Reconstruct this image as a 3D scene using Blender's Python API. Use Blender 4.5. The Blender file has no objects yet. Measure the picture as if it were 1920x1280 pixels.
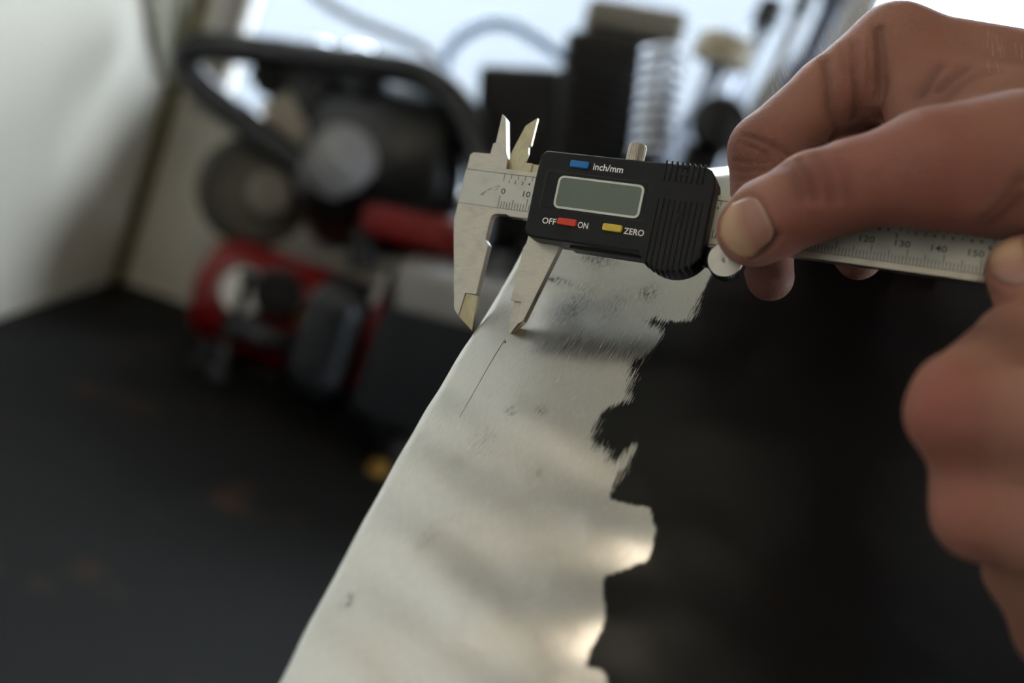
import bpy, bmesh, math, random
import numpy as np
from mathutils import Vector, Matrix

random.seed(7); np.random.seed(7)
SC = bpy.context.scene
COL = SC.collection

# ------------------------------------------------------------------ camera
FPX = 1920 * 35 / 36                      # 35 mm lens, focal length in pixels of the 1920 px frame
PITCH, ROLL = math.radians(11.3), math.radians(-21.0)
CAM_H = 1.30
c_, s_ = math.cos(PITCH), math.sin(PITCH)
# world axes written in camera axes (x right, y down, z forward)
UP = -np.array([c_ * math.sin(ROLL), c_ * math.cos(ROLL), s_])
XA = np.array([0.94, 0.33, 0.05]); XA -= UP * (XA @ UP); XA /= np.linalg.norm(XA)
YA = np.cross(UP, XA)
if YA[2] < 0: YA = -YA
M3 = np.array([XA, YA, UP])               # camera vector -> world vector
if np.linalg.det(M3 @ np.diag([1, -1, -1])) < 0:
    raise RuntimeError('left-handed axes')
CAMPOS = np.array([0, 0, CAM_H])

def ray(px, py): return np.array([(px - 960) / FPX, (py - 640) / FPX, 1.0])
def c2w(v): return Vector((M3 @ (np.asarray(v, float) * 0.001) + CAMPOS).tolist())      # camera mm -> world m
def cdir(v): return Vector((M3 @ np.asarray(v, float)).tolist())
def at(px, py, z): return c2w(ray(px, py) * z)
def on_plane(px, py, axis, val):
    d = M3 @ ray(px, py); t = (val - CAMPOS[axis]) / d[axis]
    return Vector((CAMPOS + d * t).tolist())

cam_d = bpy.data.cameras.new('camera'); cam = bpy.data.objects.new('camera', cam_d); COL.objects.link(cam)
cam_d.sensor_width = 36; cam_d.lens = 35; cam_d.clip_start = 0.01; cam_d.clip_end = 200
R4 = Matrix([cdir((1, 0, 0)), cdir((0, -1, 0)), cdir((0, 0, -1))]).transposed().to_4x4()
cam.matrix_world = Matrix.Translation(Vector(CAMPOS.tolist())) @ R4
cam_d.dof.use_dof = True; cam_d.dof.focus_distance = 0.322; cam_d.dof.aperture_fstop = 4.0
SC.camera = cam

# ------------------------------------------------------------------ world, exposure
SC.view_settings.view_transform = 'Standard'; SC.view_settings.look = 'None'
SC.view_settings.gamma = 1; SC.view_settings.use_curve_mapping = False
SC.view_settings.exposure = -0.05
W = bpy.data.worlds.new('overcast_sky'); SC.world = W; W.use_nodes = True
W.node_tree.nodes['Background'].inputs[0].default_value = (0.78, 0.89, 1.0, 1)
W.node_tree.nodes['Background'].inputs[1].default_value = 12.0

# ------------------------------------------------------------------ helpers
def tag(o, label=None, cat=None, group=None, kind=None):
    if label: o['label'] = label
    if cat: o['category'] = cat
    if group: o['group'] = group
    if kind: o['kind'] = kind
    return o
def empty(name, mat=None):
    o = bpy.data.objects.new(name, None); COL.objects.link(o); o.empty_display_size = 0.02
    if mat is not None: o.matrix_world = mat
    return o
def link(name, me, mat, parent=None, smooth=False, bevel=0, seg=2):
    o = bpy.data.objects.new(name, me); COL.objects.link(o)
    if mat is not None and not me.materials: me.materials.append(mat)
    if parent is not None: o.parent = parent
    if smooth:
        me.polygons.foreach_set('use_smooth', [True] * len(me.polygons))
    if bevel:
        m = o.modifiers.new('bevel', 'BEVEL'); m.width = bevel; m.segments = seg; m.limit_method = 'ANGLE'; m.angle_limit = 0.6
        m.harden_normals = False
    return o
def pydata(verts, faces):
    me = bpy.data.meshes.new('mesh'); me.from_pydata([tuple(v) for v in verts], [], faces); me.update(); return me
def box_me(x0, x1, y0, y1, z0, z1):
    v = [(x, y, z) for z in (z0, z1) for y in (y0, y1) for x in (x0, x1)]
    return pydata(v, [(0, 2, 3, 1), (4, 5, 7, 6), (0, 1, 5, 4), (2, 6, 7, 3), (0, 4, 6, 2), (1, 3, 7, 5)])
def fix(me):
    bm = bmesh.new(); bm.from_mesh(me); bmesh.ops.recalc_face_normals(bm, faces=bm.faces); bm.to_mesh(me); bm.free(); return me
def tube_me(pts, r, n=12, closed=False, caps=True):
    pts = [Vector(p) for p in pts]; N = len(pts)
    rr = r if hasattr(r, '__len__') else [r] * N
    V, F = [], []; prev = None
    for i in range(N):
        a = pts[i - 1] if (i > 0 or closed) else pts[i]; b = pts[(i + 1) % N] if (i < N - 1 or closed) else pts[i]
        t = (b - a).normalized()
        if prev is None:
            prev = t.orthogonal().normalized()
        prev = (prev - t * prev.dot(t)).normalized(); q = t.cross(prev)
        for k in range(n):
            A = 2 * math.pi * k / n
            V.append(pts[i] + (prev * math.cos(A) + q * math.sin(A)) * rr[i])
    for i in range(N if closed else N - 1):
        j = (i + 1) % N
        for k in range(n):
            F.append((i * n + k, i * n + (k + 1) % n, j * n + (k + 1) % n, j * n + k))
    if caps and not closed:
        F.append(tuple(reversed(range(n)))); F.append(tuple((N - 1) * n + k for k in range(n)))
    return fix(pydata(V, F))
def smooth_path(pts, n=8, closed=False):
    pts = [Vector(p) for p in pts]; N = len(pts); out = []
    for i in range(N if closed else N - 1):
        p0 = pts[(i - 1) % N] if (closed or i > 0) else pts[0]; p1 = pts[i]; p2 = pts[(i + 1) % N]
        p3 = pts[(i + 2) % N] if (closed or i + 2 < N) else pts[-1]
        for k in range(n):
            t = k / n
            out.append(0.5 * ((2 * p1) + (p2 - p0) * t + (2 * p0 - 5 * p1 + 4 * p2 - p3) * t * t + (3 * p1 - p0 - 3 * p2 + p3) * t ** 3))
    if not closed: out.append(pts[-1])
    return out
def lathe_me(prof, n=32, axis='Z'):
    """prof: list of (radius, height); closed on the axis when radius is 0"""
    V, F = [], []
    for r, h in prof:
        for k in range(n):
            A = 2 * math.pi * k / n; V.append((r * math.cos(A), r * math.sin(A), h))
    for i in range(len(prof) - 1):
        for k in range(n):
            F.append((i * n + k, i * n + (k + 1) % n, (i + 1) * n + (k + 1) % n, (i + 1) * n + k))
    F.append(tuple(reversed(range(n)))); F.append(tuple((len(prof) - 1) * n + k for k in range(n)))
    me = pydata(V, F)
    bm = bmesh.new(); bm.from_mesh(me); bmesh.ops.remove_doubles(bm, verts=bm.verts, dist=1e-6)
    bmesh.ops.recalc_face_normals(bm, faces=bm.faces); bm.to_mesh(me); bm.free(); return me
def join_me(parts):
    bm = bmesh.new()
    for me, M in parts:
        k = me.copy(); k.transform(M); bm.from_mesh(k); bpy.data.meshes.remove(k)
    out = bpy.data.meshes.new('mesh'); bm.to_mesh(out); bm.free(); return out
I4 = Matrix.Identity(4)

# ------------------------------------------------------------------ materials
def srgb(r, g, b):
    f = lambda c: (c / 255 / 12.92) if c <= 10 else ((c / 255 + 0.055) / 1.055) ** 2.4
    return (f(r), f(g), f(b), 1)
def mat(name, col, rough=0.5, metal=0.0, noise=0, nscale=50, bump=0, bscale=200, spec=0.5, **kw):
    m = bpy.data.materials.new(name); m.use_nodes = True; nt = m.node_tree; b = nt.nodes['Principled BSDF']
    b.inputs['Base Color'].default_value = col; b.inputs['Roughness'].default_value = rough; b.inputs['Metallic'].default_value = metal
    b.inputs['Specular IOR Level'].default_value = spec
    for k, v in kw.items(): b.inputs[k.replace('_', ' ')].default_value = v
    tc = nt.nodes.new('ShaderNodeTexCoord')
    n = nt.nodes.new('ShaderNodeTexNoise'); n.inputs['Scale'].default_value = nscale; n.inputs['Detail'].default_value = 5
    nt.links.new(tc.outputs['Object'], n.inputs['Vector'])
    mx = nt.nodes.new('ShaderNodeMix'); mx.data_type = 'RGBA'
    lo = tuple(c * (1 - noise) for c in col[:3]) + (1,); hi = tuple(min(1, c * (1 + noise)) for c in col[:3]) + (1,)
    mx.inputs[6].default_value = lo; mx.inputs[7].default_value = hi
    nt.links.new(n.outputs['Fac'], mx.inputs[0]); nt.links.new(mx.outputs[2], b.inputs['Base Color'])
    if bump:
        n2 = nt.nodes.new('ShaderNodeTexNoise'); n2.inputs['Scale'].default_value = bscale; n2.inputs['Detail'].default_value = 4
        nt.links.new(tc.outputs['Object'], n2.inputs['Vector'])
        bp = nt.nodes.new('ShaderNodeBump'); bp.inputs['Strength'].default_value = bump; bp.inputs['Distance'].default_value = 0.0005
        nt.links.new(n2.outputs['Fac'], bp.inputs['Height']); nt.links.new(bp.outputs['Normal'], b.inputs['Normal'])
    return m
M = {}
M['wall'] = mat('painted wall', srgb(228, 222, 207), 0.8, noise=0.04, nscale=3)
M['ceiling'] = mat('white ceiling', srgb(238, 233, 220), 0.9, noise=0.03, nscale=3)
M['ply'] = mat('stained plywood lining', srgb(84, 66, 50), 0.7, noise=0.2, nscale=4)
M['floor'] = mat('concrete floor', srgb(66, 62, 58), 0.8, noise=0.2, nscale=5)
M['board_and_shade'] = mat('olive wood and corner shade', srgb(110, 102, 62), 0.6, noise=0.1, nscale=30)  # board colour, also used for the painted corner shade
M['frame'] = mat('window frame paint', srgb(185, 180, 172), 0.6, noise=0.05)
M['outside'] = mat('added grey wall', srgb(101, 104, 108), 0.9, noise=0.03, nscale=2)
M['black_plastic'] = mat('black satin plastic', srgb(11, 11, 12), 0.45, noise=0.1, nscale=400, bump=0.1, bscale=4000, spec=0.27)
M['panel_plastic'] = mat('black display surround', srgb(7, 7, 8), 0.4, noise=0.05, spec=0.25)
M['white_print'] = mat('white print', srgb(248, 246, 240), 0.5)
M['bezel'] = mat('grey bezel print', srgb(205, 207, 200), 0.45)
M['lcd'] = mat('grey green display', srgb(100, 109, 99), 0.3, noise=0.02, spec=0.4)
M['engrave'] = mat('black engraved ink', srgb(14, 13, 13), 0.7)
M['blue'] = mat('blue button', srgb(8, 106, 182), 0.4)
M['red'] = mat('red button', srgb(206, 52, 24), 0.4)
M['yellow'] = mat('yellow button', srgb(214, 184, 60), 0.45, noise=0.12, nscale=900)
M['rubber'] = mat('black rubber', srgb(24, 24, 25), 0.6, noise=0.1)
M['black_metal'] = mat('black enamelled metal', srgb(9, 9, 10), 0.34, noise=0.2, nscale=30)
M['red_metal'] = mat('red enamelled metal', srgb(120, 12, 9), 0.4, noise=0.1, nscale=20)
M['cast'] = mat('grey cast alloy', srgb(128, 122, 112), 0.5, 0.5, noise=0.15, nscale=40)
M['alum'] = mat('pale grey alloy', srgb(130, 128, 130), 0.5, 0.2, noise=0.1, nscale=40)
M['cream'] = mat('cream label card', srgb(160, 148, 132), 0.6, noise=0.1, nscale=30)
M['olive_grey'] = mat('olive grey enamel', srgb(92, 88, 78), 0.5, 0.3, noise=0.15, nscale=30)
M['white'] = mat('white dial', srgb(232, 228, 224), 0.5)
M['brass'] = mat('brass', srgb(190, 150, 70), 0.35, 0.9)
M['chrome'] = mat('chrome', srgb(215, 218, 225), 0.12, 1.0)
M['vise_dark'] = mat('dark vise enamel', srgb(24, 26, 29), 0.42, noise=0.2, nscale=25)
M['vise_pale'] = mat('worn vise steel', srgb(150, 146, 142), 0.45, 0.4, noise=0.15, nscale=30)
M['blue_hose'] = mat('pale blue hose', srgb(165, 200, 240), 0.35)
M['grey_hose'] = mat('grey cable', srgb(165, 170, 182), 0.5)
M['tube'] = mat('lamp tube', (1, 1, 1, 1), 0.5)
def emit(m, col, strength):
    b = m.node_tree.nodes['Principled BSDF']; b.inputs['Emission Color'].default_value = col; b.inputs['Emission Strength'].default_value = strength
emit(M['tube'], (1.0, 0.86, 0.68, 1), 7.0)

def bench_mat():
    m = mat('worn black bench top', srgb(15, 14, 13), 0.75, noise=0.45, nscale=6, bump=0.3, bscale=60, spec=0.2)
    nt = m.node_tree; b = nt.nodes['Principled BSDF']; tc = nt.nodes.new('ShaderNodeTexCoord')
    n = nt.nodes.new('ShaderNodeTexNoise'); n.inputs['Scale'].default_value = 9; n.inputs['Detail'].default_value = 3
    nt.links.new(tc.outputs['Object'], n.inputs['Vector'])
    r = nt.nodes.new('ShaderNodeValToRGB'); r.color_ramp.elements[0].position = 0.60; r.color_ramp.elements[1].position = 0.72
    nt.links.new(n.outputs['Fac'], r.inputs[0])
    mx = nt.nodes.new('ShaderNodeMix'); mx.data_type = 'RGBA'; mx.inputs[7].default_value = srgb(58, 40, 28)
    old = b.inputs['Base Color'].links[0].from_socket
    nt.links.new(old, mx.inputs[6]); nt.links.new(r.outputs[0], mx.inputs[0]); nt.links.new(mx.outputs[2], b.inputs['Base Color'])
    return m
M['bench'] = bench_mat()

def steel_mat(name, col, rough, axis_scale, bump=0.25, dirt=0.25, metal=1.0, streak=0.0):
    """brushed steel: streak noise stretched along one axis of the object"""
    m = bpy.data.materials.new(name); m.use_nodes = True; nt = m.node_tree; b = nt.nodes['Principled BSDF']
    b.inputs['Metallic'].default_value = metal
    tc = nt.nodes.new('ShaderNodeTexCoord'); mp = nt.nodes.new('ShaderNodeMapping'); mp.inputs['Scale'].default_value = axis_scale
    nt.links.new(tc.outputs['Object'], mp.inputs['Vector'])
    n = nt.nodes.new('ShaderNodeTexNoise'); n.inputs['Scale'].default_value = 1; n.inputs['Detail'].default_value = 4
    nt.links.new(mp.outputs[0], n.inputs['Vector'])
    n2 = nt.nodes.new('ShaderNodeTexNoise'); n2.inputs['Scale'].default_value = 160; n2.inputs['Detail'].default_value = 6
    nt.links.new(tc.outputs['Object'], n2.inputs['Vector'])
    r = nt.nodes.new('ShaderNodeMapRange'); r.inputs[1].default_value = 0.3; r.inputs[2].default_value = 0.7; r.inputs[3].default_value = rough - 0.06; r.inputs[4].default_value = rough + 0.08
    nt.links.new(n.outputs['Fac'], r.inputs[0]); nt.links.new(r.outputs[0], b.inputs['Roughness'])
    cr = nt.nodes.new('ShaderNodeValToRGB'); cr.color_ramp.elements[0].position = 0.32; cr.color_ramp.elements[1].position = 0.5
    cr.color_ramp.elements[0].color = tuple(c * (1 - dirt) for c in col[:3]) + (1,); cr.color_ramp.elements[1].color = col
    nt.links.new(n2.outputs['Fac'], cr.inputs[0])
    sr = nt.nodes.new('ShaderNodeMapRange'); sr.inputs[1].default_value = 0.3; sr.inputs[2].default_value = 0.7; sr.inputs[3].default_value = 1 - streak; sr.inputs[4].default_value = 1 + streak * 0.5
    nt.links.new(n.outputs['Fac'], sr.inputs[0])
    mu = nt.nodes.new('ShaderNodeMix'); mu.data_type = 'RGBA'; mu.blend_type = 'MULTIPLY'; mu.inputs[0].default_value = 1.0
    nt.links.new(cr.outputs[0], mu.inputs[6]); nt.links.new(sr.outputs[0], mu.inputs[7]); nt.links.new(mu.outputs[2], b.inputs['Base Color'])
    bp = nt.nodes.new('ShaderNodeBump'); bp.inputs['Strength'].default_value = bump; bp.inputs['Distance'].default_value = 0.00005
    nt.links.new(n.outputs['Fac'], bp.inputs['Height']); nt.links.new(bp.outputs['Normal'], b.inputs['Normal'])
    return m
M['steel'] = steel_mat('brushed jaw steel', srgb(180, 173, 161), 0.36, (250, 5000, 5000), dirt=0.12, bump=0.5, streak=0.16)
M['steel_gold'] = steel_mat('warm ground steel', srgb(176, 166, 138), 0.34, (5000, 250, 5000), bump=0.5, streak=0.2)
M['scale'] = steel_mat('satin scale plate', srgb(178, 176, 168), 0.46, (3000, 3000, 3000), bump=0.15, dirt=0.12)
M['turned'] = steel_mat('turned steel', srgb(186, 180, 170), 0.36, (9000, 9000, 50), bump=0.2, dirt=0.1)

# ------------------------------------------------------------------ the room
BENCH = 0.90
corner = on_plane(215, 519, 2, BENCH)
XL, YB = corner.x, corner.y
XR, YF, CEIL = XL + 4.2, YB - 4.6, 2.45
sill = on_plane(420, 205, 1, YB).z
WX0, WX1, WHEAD = XL + 0.03, XR - 0.35, 2.25
T = 0.12
def struct(name, me, m, **k): return tag(link(name, me, m, **k), kind='structure')
struct('floor', box_me(XL - T, XR + T, YF - T, YB + T, -0.1, 0), M['floor'])
struct('ceiling', box_me(XL - T, XR + T, YF - T, YB + T, CEIL, CEIL + 0.1), M['ceiling'])
struct('wall_left', box_me(XL - T, XL, YF - T, YB + T, 0, CEIL), M['wall'])
RY0, RY1, RZ0, RZ1 = -1.0, YB - 0.15, 1.05, 2.25          # opening added in the unseen right-hand wall to brighten the left wall
struct('wall_right', join_me([(box_me(XR, XR + T, YF - T, YB + T, 0, RZ0), I4), (box_me(XR, XR + T, YF - T, YB + T, RZ1, CEIL), I4),
      (box_me(XR, XR + T, YF - T, RY0, RZ0, RZ1), I4), (box_me(XR, XR + T, RY1, YB + T, RZ0, RZ1), I4)]), M['wall'])
struct('wall_front', box_me(XL, XR, YF - T, YF, 0, CEIL), M['ply'])
struct('wall_back', join_me([(box_me(XL, XR, YB, YB + T, 0, sill), I4), (box_me(XL, XR, YB, YB + T, WHEAD, CEIL), I4),
      (box_me(XL, WX0, YB, YB + T, sill, WHEAD), I4), (box_me(WX1, XR, YB, YB + T, sill, WHEAD), I4)]), M['wall'])
# thin dark strip standing in for the shadow line in the corner
struct('corner_shade_strip', box_me(XL + 0.001, XL + 0.016, YB - 0.016, YB - 0.001, BENCH + 0.002, CEIL - 0.01), M['board_and_shade'], bevel=0.003)
win = tag(empty('window_1', Matrix.Translation((WX0, YB, sill))), kind='structure')
mull = [on_plane(1612, 30, 1, YB).x]
def loc(me, o): me.transform(Matrix.Translation(-o.location)); return me
link('window_sill', loc(box_me(WX0, WX1, YB - 0.004, YB + T, sill - 0.02, sill + 0.005), win), M['frame'], win, bevel=0.004)
link('window_frame', loc(join_me([(box_me(WX0, WX0 + 0.03, YB + 0.03, YB + 0.08, sill, WHEAD), I4), (box_me(WX1 - 0.03, WX1, YB + 0.03, YB + 0.08, sill, WHEAD), I4),
      (box_me(WX0, WX1, YB + 0.03, YB + 0.08, WHEAD - 0.03, WHEAD), I4)]), win), M['frame'], win)
for x in mull:
    link('mullion', loc(box_me(x - 0.022, x + 0.022, YB + 0.02, YB + 0.09, sill, WHEAD), win), M['frame'], win, bevel=0.003)
glass = bpy.data.materials.new('window glass'); glass.use_nodes = True
nt = glass.node_tree; nt.nodes.clear(); out = nt.nodes.new('ShaderNodeOutputMaterial'); tr = nt.nodes.new('ShaderNodeBsdfTransparent'); gl = nt.nodes.new('ShaderNodeBsdfGlossy')
gl.inputs['Roughness'].default_value = 0.02; mx = nt.nodes.new('ShaderNodeMixShader'); fr = nt.nodes.new('ShaderNodeFresnel'); fr.inputs[0].default_value = 1.25
nt.links.new(fr.outputs[0], mx.inputs[0]); nt.links.new(tr.outputs[0], mx.inputs[1]); nt.links.new(gl.outputs[0], mx.inputs[2]); nt.links.new(mx.outputs[0], out.inputs[0])
for a, b in ((WX0 + 0.03, mull[0] - 0.022), (mull[0] + 0.022, WX1 - 0.03)):
    link('pane', loc(box_me(a, b, YB + 0.052, YB + 0.056, sill, WHEAD - 0.03), win), glass, win)
win_added = tag(empty('added_window', Matrix.Translation((XR, RY0, RZ0))), kind='structure')  # unseen window put in as a light source for the left wall
link('window_frame', loc(join_me([(box_me(XR + 0.03, XR + 0.08, RY0, RY0 + 0.03, RZ0, RZ1), I4), (box_me(XR + 0.03, XR + 0.08, RY1 - 0.03, RY1, RZ0, RZ1), I4),
      (box_me(XR + 0.03, XR + 0.08, RY0, RY1, RZ0, RZ0 + 0.03), I4), (box_me(XR + 0.03, XR + 0.08, RY0, RY1, RZ1 - 0.03, RZ1), I4)]), win_added), M['frame'], win_added)
link('pane', loc(box_me(XR + 0.052, XR + 0.056, RY0 + 0.03, RY1 - 0.03, RZ0 + 0.03, RZ1 - 0.03), win_added), glass, win_added)
# wall added outside so the left half of the window looks dimmer
tag(link('view_dimming_wall', box_me(XL - 3, mull[0] + 0.9, YB + 3.2, YB + 3.4, -0.1, 2.45), M['outside']), 'added grey wall seen through the window above the red compressor', 'wall')
struct('ground_outside', join_me([(box_me(-12, 16, YB + T, YB + 16, -0.2, -0.1), I4), (box_me(XR + T, 16, -12, YB + T, -0.2, -0.1), I4)]), M['floor'])

# ceiling lamps: bare warm fluorescent tubes hung behind and above the camera
for i, (x, y, lab) in enumerate(((XL + 0.33, -0.62, 'bare fluorescent tube lamp on the ceiling nearer the left wall'), (XL + 2.6, -1.6, 'bare fluorescent tube lamp on the ceiling nearer the right wall'))):
    L = tag(empty('ceiling_lamp', Matrix.Translation((x, y, CEIL))), lab, 'lamp', 'ceiling lamps')
    link('housing', box_me(-0.05, 0.05, -0.65, 0.65, -0.06, 0), M['white'], L, bevel=0.006)
    for dx in (-0.035, 0.035):
        link('tube', tube_me([(dx, -0.6, -0.085), (dx, 0.6, -0.085)], 0.015, 12), M['tube'], L)
        for e in (-1, 1): link('holder', box_me(dx - 0.015, dx + 0.015, e * 0.61 - 0.012, e * 0.61 + 0.012, -0.105, -0.06), M['white'], L)

# ------------------------------------------------------------------ workbench
bx1, by0 = XL + 3.0, YB - 1.25
B = tag(empty('workbench', Matrix.Translation(((XL + bx1) / 2, (by0 + YB) / 2, 0))), 'dark worn workbench running along the window wall', 'workbench')
bw, bd = (bx1 - XL) / 2, (YB - by0) / 2
link('bench_top', box_me(-bw + 0.003, bw, -bd, bd - 0.003, BENCH - 0.05, BENCH), M['bench'], B, bevel=0.004)
for sx in (-1, 1):
    for sy in (-1, 1):
        link('leg', box_me(sx * (bw - 0.1) - 0.04, sx * (bw - 0.1) + 0.04, sy * (bd - 0.1) - 0.04, sy * (bd - 0.1) + 0.04, 0, BENCH - 0.05), M['bench'], B)
link('front_rail', box_me(-bw + 0.14, bw - 0.14, -bd + 0.06, -bd + 0.1, BENCH - 0.17, BENCH - 0.05), M['bench'], B)

# ------------------------------------------------------------------ the sheet-metal panel
# camera-space plane through the point where the caliper's moving jaw touches it
TIP = np.array([-2.11, -1.58, 328.4])
ea = np.array([-0.443, 0.669, -0.596]); ea /= np.linalg.norm(ea)      # along the strip, towards the camera
qb = np.array([1.0, 0.02, -0.10]); qb -= ea * (qb @ ea); qb /= np.linalg.norm(qb)
pn = np.cross(ea, qb); pn = pn if pn[2] < 0 else -pn
def plane_ab(px, py):
    r = ray(px, py); z = (TIP @ pn) / (r @ pn); d = r * z - TIP
    return np.array([d @ ea, d @ qb])
edge_px = [(1185, 100), (1062, 312), (962, 490), (922, 560), (884, 620), (862, 653), (845, 682), (824, 717), (799, 758), (700, 930), (620, 1078), (545, 1225), (470, 1375), (330, 1660)]
edge = np.array([plane_ab(*p) for p in edge_px]); edge = edge[np.argsort(edge[:, 0])]
paint_px = [(1560, 60), (1470, 270), (1420, 350), (1372, 440), (1345, 490), (1330, 520), (1318, 545), (1312, 560), (1303, 588), (1285, 600), (1250, 602), (1225, 597), (1213, 606), (1235, 615), (1241, 628), (1235, 640), (1215, 665), (1190, 680), (1183, 695), (1185, 710), (1175, 735), (1180, 745), (1165, 755), (1140, 765), (1125, 780), (1118, 800), (1112, 825), (1125, 840), (1140, 850), (1150, 868), (1168, 850), (1190, 828), (1188, 845), (1172, 868), (1160, 890), (1150, 910), (1143, 930), (1165, 938), (1190, 943), (1215, 945), (1222, 965), (1228, 985), (1224, 1010), (1215, 1040), (1190, 1053), (1160, 1065), (1135, 1075), (1130, 1095), (1133, 1130), (1132, 1165), (1120, 1190), (1105, 1215), (1098, 1245), (1110, 1250), (1130, 1255), (1140, 1280), (1150, 1330), (1120, 1400), (1180, 1600)]
paint = np.array([plane_ab(*p) for p in paint_px])
paint = np.array([(p.x, p.y) for p in smooth_path([(q[0], q[1], 0) for q in paint], 5)]); paint += np.random.uniform(-0.22, 0.22, paint.shape)
A0, A1 = edge[0, 0], None
down = -UP
# lower end: run on until the sheet meets the bench
A1 = ((BENCH - CAM_H) * 1000 - TIP @ UP) / (ea @ UP) - 6
BMAX = 230.0
avals = np.unique(np.concatenate([np.arange(A0, 175, 0.9), np.linspace(175, A1, 40)]))
el = np.interp(avals, edge[:, 0], edge[:, 1])
slope = (edge[-1, 1] - edge[-3, 1]) / (edge[-1, 0] - edge[-3, 0])
el = np.where(avals > edge[-1, 0], edge[-1, 1] + slope * (avals - edge[-1, 0]), el)
ker = np.ones(9) / 9; el = np.convolve(np.pad(el, 4, mode='edge'), ker, mode='valid')
sv = np.concatenate([np.linspace(0, 110, 130), np.linspace(110, 300, 40)[1:]])
lip = [(0.0, -14.0), (0.0, -8.0), (0.0, -3.0), (0.15, -1.6), (0.6, -0.7), (1.3, -0.2)]     # rolled edge and black flange
cols = [(o, h) for o, h in lip] + [(2.0 + s, 0.0) for s in sv]
def crown(a, b):
    h = np.zeros_like(a)
    t = np.clip(-a - 0.62 * b - 80, 0, None); h -= 0.015 * np.minimum(t, 40) ** 2 + 1.2 * np.clip(t - 40, 0, None)                 # far end rolls away towards the window
    h += 0.34 * np.sin(a / 17.0 + b / 31.0) + 0.16 * np.sin(a / 9.5 - b / 14.0 + 1.0) + 0.34 * np.sin(b / 16.0 + a / 40.0) + 0.16 * np.sin(a / 5.5 + b / 12.0)    # hand-worked unevenness
    amp = np.clip((a - 12) / 30, 0, 1)
    h += amp * (0.20 * np.sin(a / 4.4 + 1.1 * np.sin(b / 13.0 + a / 60.0) + b / 30.0) + 0.10 * np.sin(a / 2.9 - b / 11.0 + 1.3 * np.sin(a / 21.0)))
    t2 = np.clip(b - 50, 0, None); h -= 0.0026 * np.minimum(t2, 110) ** 2 + 0.57 * np.clip(t2 - 110, 0, None)
    return h
na, nc = len(avals), len(cols)
Ag = np.repeat(avals[:, None], nc, 1); Bg = el[:, None] + np.array([c[0] for c in cols])[None, :]
Hg = crown(Ag, Bg) + np.array([c[1] for c in cols])[None, :]
Pc = TIP + Ag[..., None] * ea + Bg[..., None] * qb + Hg[..., None] * pn
def crown_pt(a, b, lift=0.0):
    h = float(crown(np.array(a, float), np.array(b, float))) + lift
    return TIP + a * ea + b * qb + h * pn
# thickness: shift so that the sheet passes exactly under the jaw tip
h00 = float(crown(np.array(0.0), np.array(0.0))); Pc -= h00 * pn
Pw = (Pc.reshape(-1, 3) * 0.001) @ M3.T + CAMPOS
org = np.array(c2w(TIP)); Pw -= org
faces = []
idx = np.arange(na * nc).reshape(na, nc)
quads = np.stack([idx[:-1, :-1], idx[1:, :-1], idx[1:, 1:], idx[:-1, 1:]], -1).reshape(-1, 4)
me = bpy.data.meshes.new('car_panel'); me.from_pydata(Pw.tolist(), [], quads.tolist()); me.update()
def seg_dist(P, poly):
    d = np.full(len(P), 1e9)
    for i in range(len(poly) - 1):
        a, b = poly[i], poly[i + 1]; ab = b - a
        t = np.clip(((P - a) @ ab) / (ab @ ab), 0, 1); d = np.minimum(d, np.linalg.norm(P - a - t[:, None] * ab, axis=1))
    return d
def inside(P, poly):
    x, y = P[:, 0], P[:, 1]; c = np.zeros(len(P), bool); n = len(poly)
    for i in range(n):
        x0, y0 = poly[i]; x1, y1 = poly[(i + 1) % n]
        k = ((y0 > y) != (y1 > y)) & (x < (x1 - x0) * (y - y0) / (y1 - y0 + 1e-12) + x0); c ^= k
    return c
AB = np.stack([Ag, Bg], -1).reshape(-1, 2)
closed = np.vstack([paint, [[paint[-1, 0] + 900, paint[-1, 1]], [paint[-1, 0] + 900, 900], [paint[0, 0] - 300, 900], [paint[0, 0] - 300, paint[0, 1]]]])
sd = seg_dist(AB, paint) * np.where(inside(AB, closed), 1, -1)
flange = np.repeat((np.array([c[1] for c in cols]) < -1.0)[None, :], na, 0).reshape(-1)
chip = np.exp(-((AB[:, 0] - plane_ab(850, 690)[0]) / 7) ** 2) * np.exp(-((AB[:, 1] - np.repeat(el[:, None], nc, 1).reshape(-1)) / 1.0) ** 2)
sd = np.where(flange, 3.0, np.maximum(sd, np.where(chip > 0.45, (chip - 0.45) * 4, -50)))
smud = np.zeros(len(AB))
for px, py, wa, wb, k in ((1118, 484, 3, 7, .8), (1044, 523, 1.6, 5, 1.0), (1215, 550, 4, 3, .8), (1090, 560, 9, 4, .35), (1150, 575, 9, 4, .3), (652, 1127, 2.2, 1.4, .9), (1015, 772, 1.5, 1.5, .7), (958, 772, 2, 2, .5), (800, 1010, 4, 2, .25), (905, 830, 5, 4, .25), (1010, 885, 1.2, 1.2, .5), (1060, 590, 5, 3, .35)):
    p0 = plane_ab(px, py); smud += 1.5 * k * np.exp(-((AB[:, 0] - p0[0]) / wa) ** 2 - ((AB[:, 1] - p0[1]) / wb) ** 2)
rag = np.zeros(len(AB))
for px, py, r in ((1120, 815, 7), (1140, 850, 6), (1200, 690, 7), (1180, 735, 6), (1290, 575, 6), (1225, 610, 5), (1165, 880, 4)):
    p0 = plane_ab(px, py); rag += np.exp(-((AB[:, 0] - p0[0]) ** 2 + (AB[:, 1] - p0[1]) ** 2) / r ** 2)
for nm, arr in (('paint', sd), ('smudge', smud), ('rag', np.clip(rag, 0, 1))):
    at_ = me.attributes.new(nm, 'FLOAT', 'POINT'); at_.data.foreach_set('value', arr.astype(np.float32))
uv = me.uv_layers.new(name='UVMap'); li = np.empty(len(me.loops), np.int32); me.loops.foreach_get('vertex_index', li)
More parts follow.
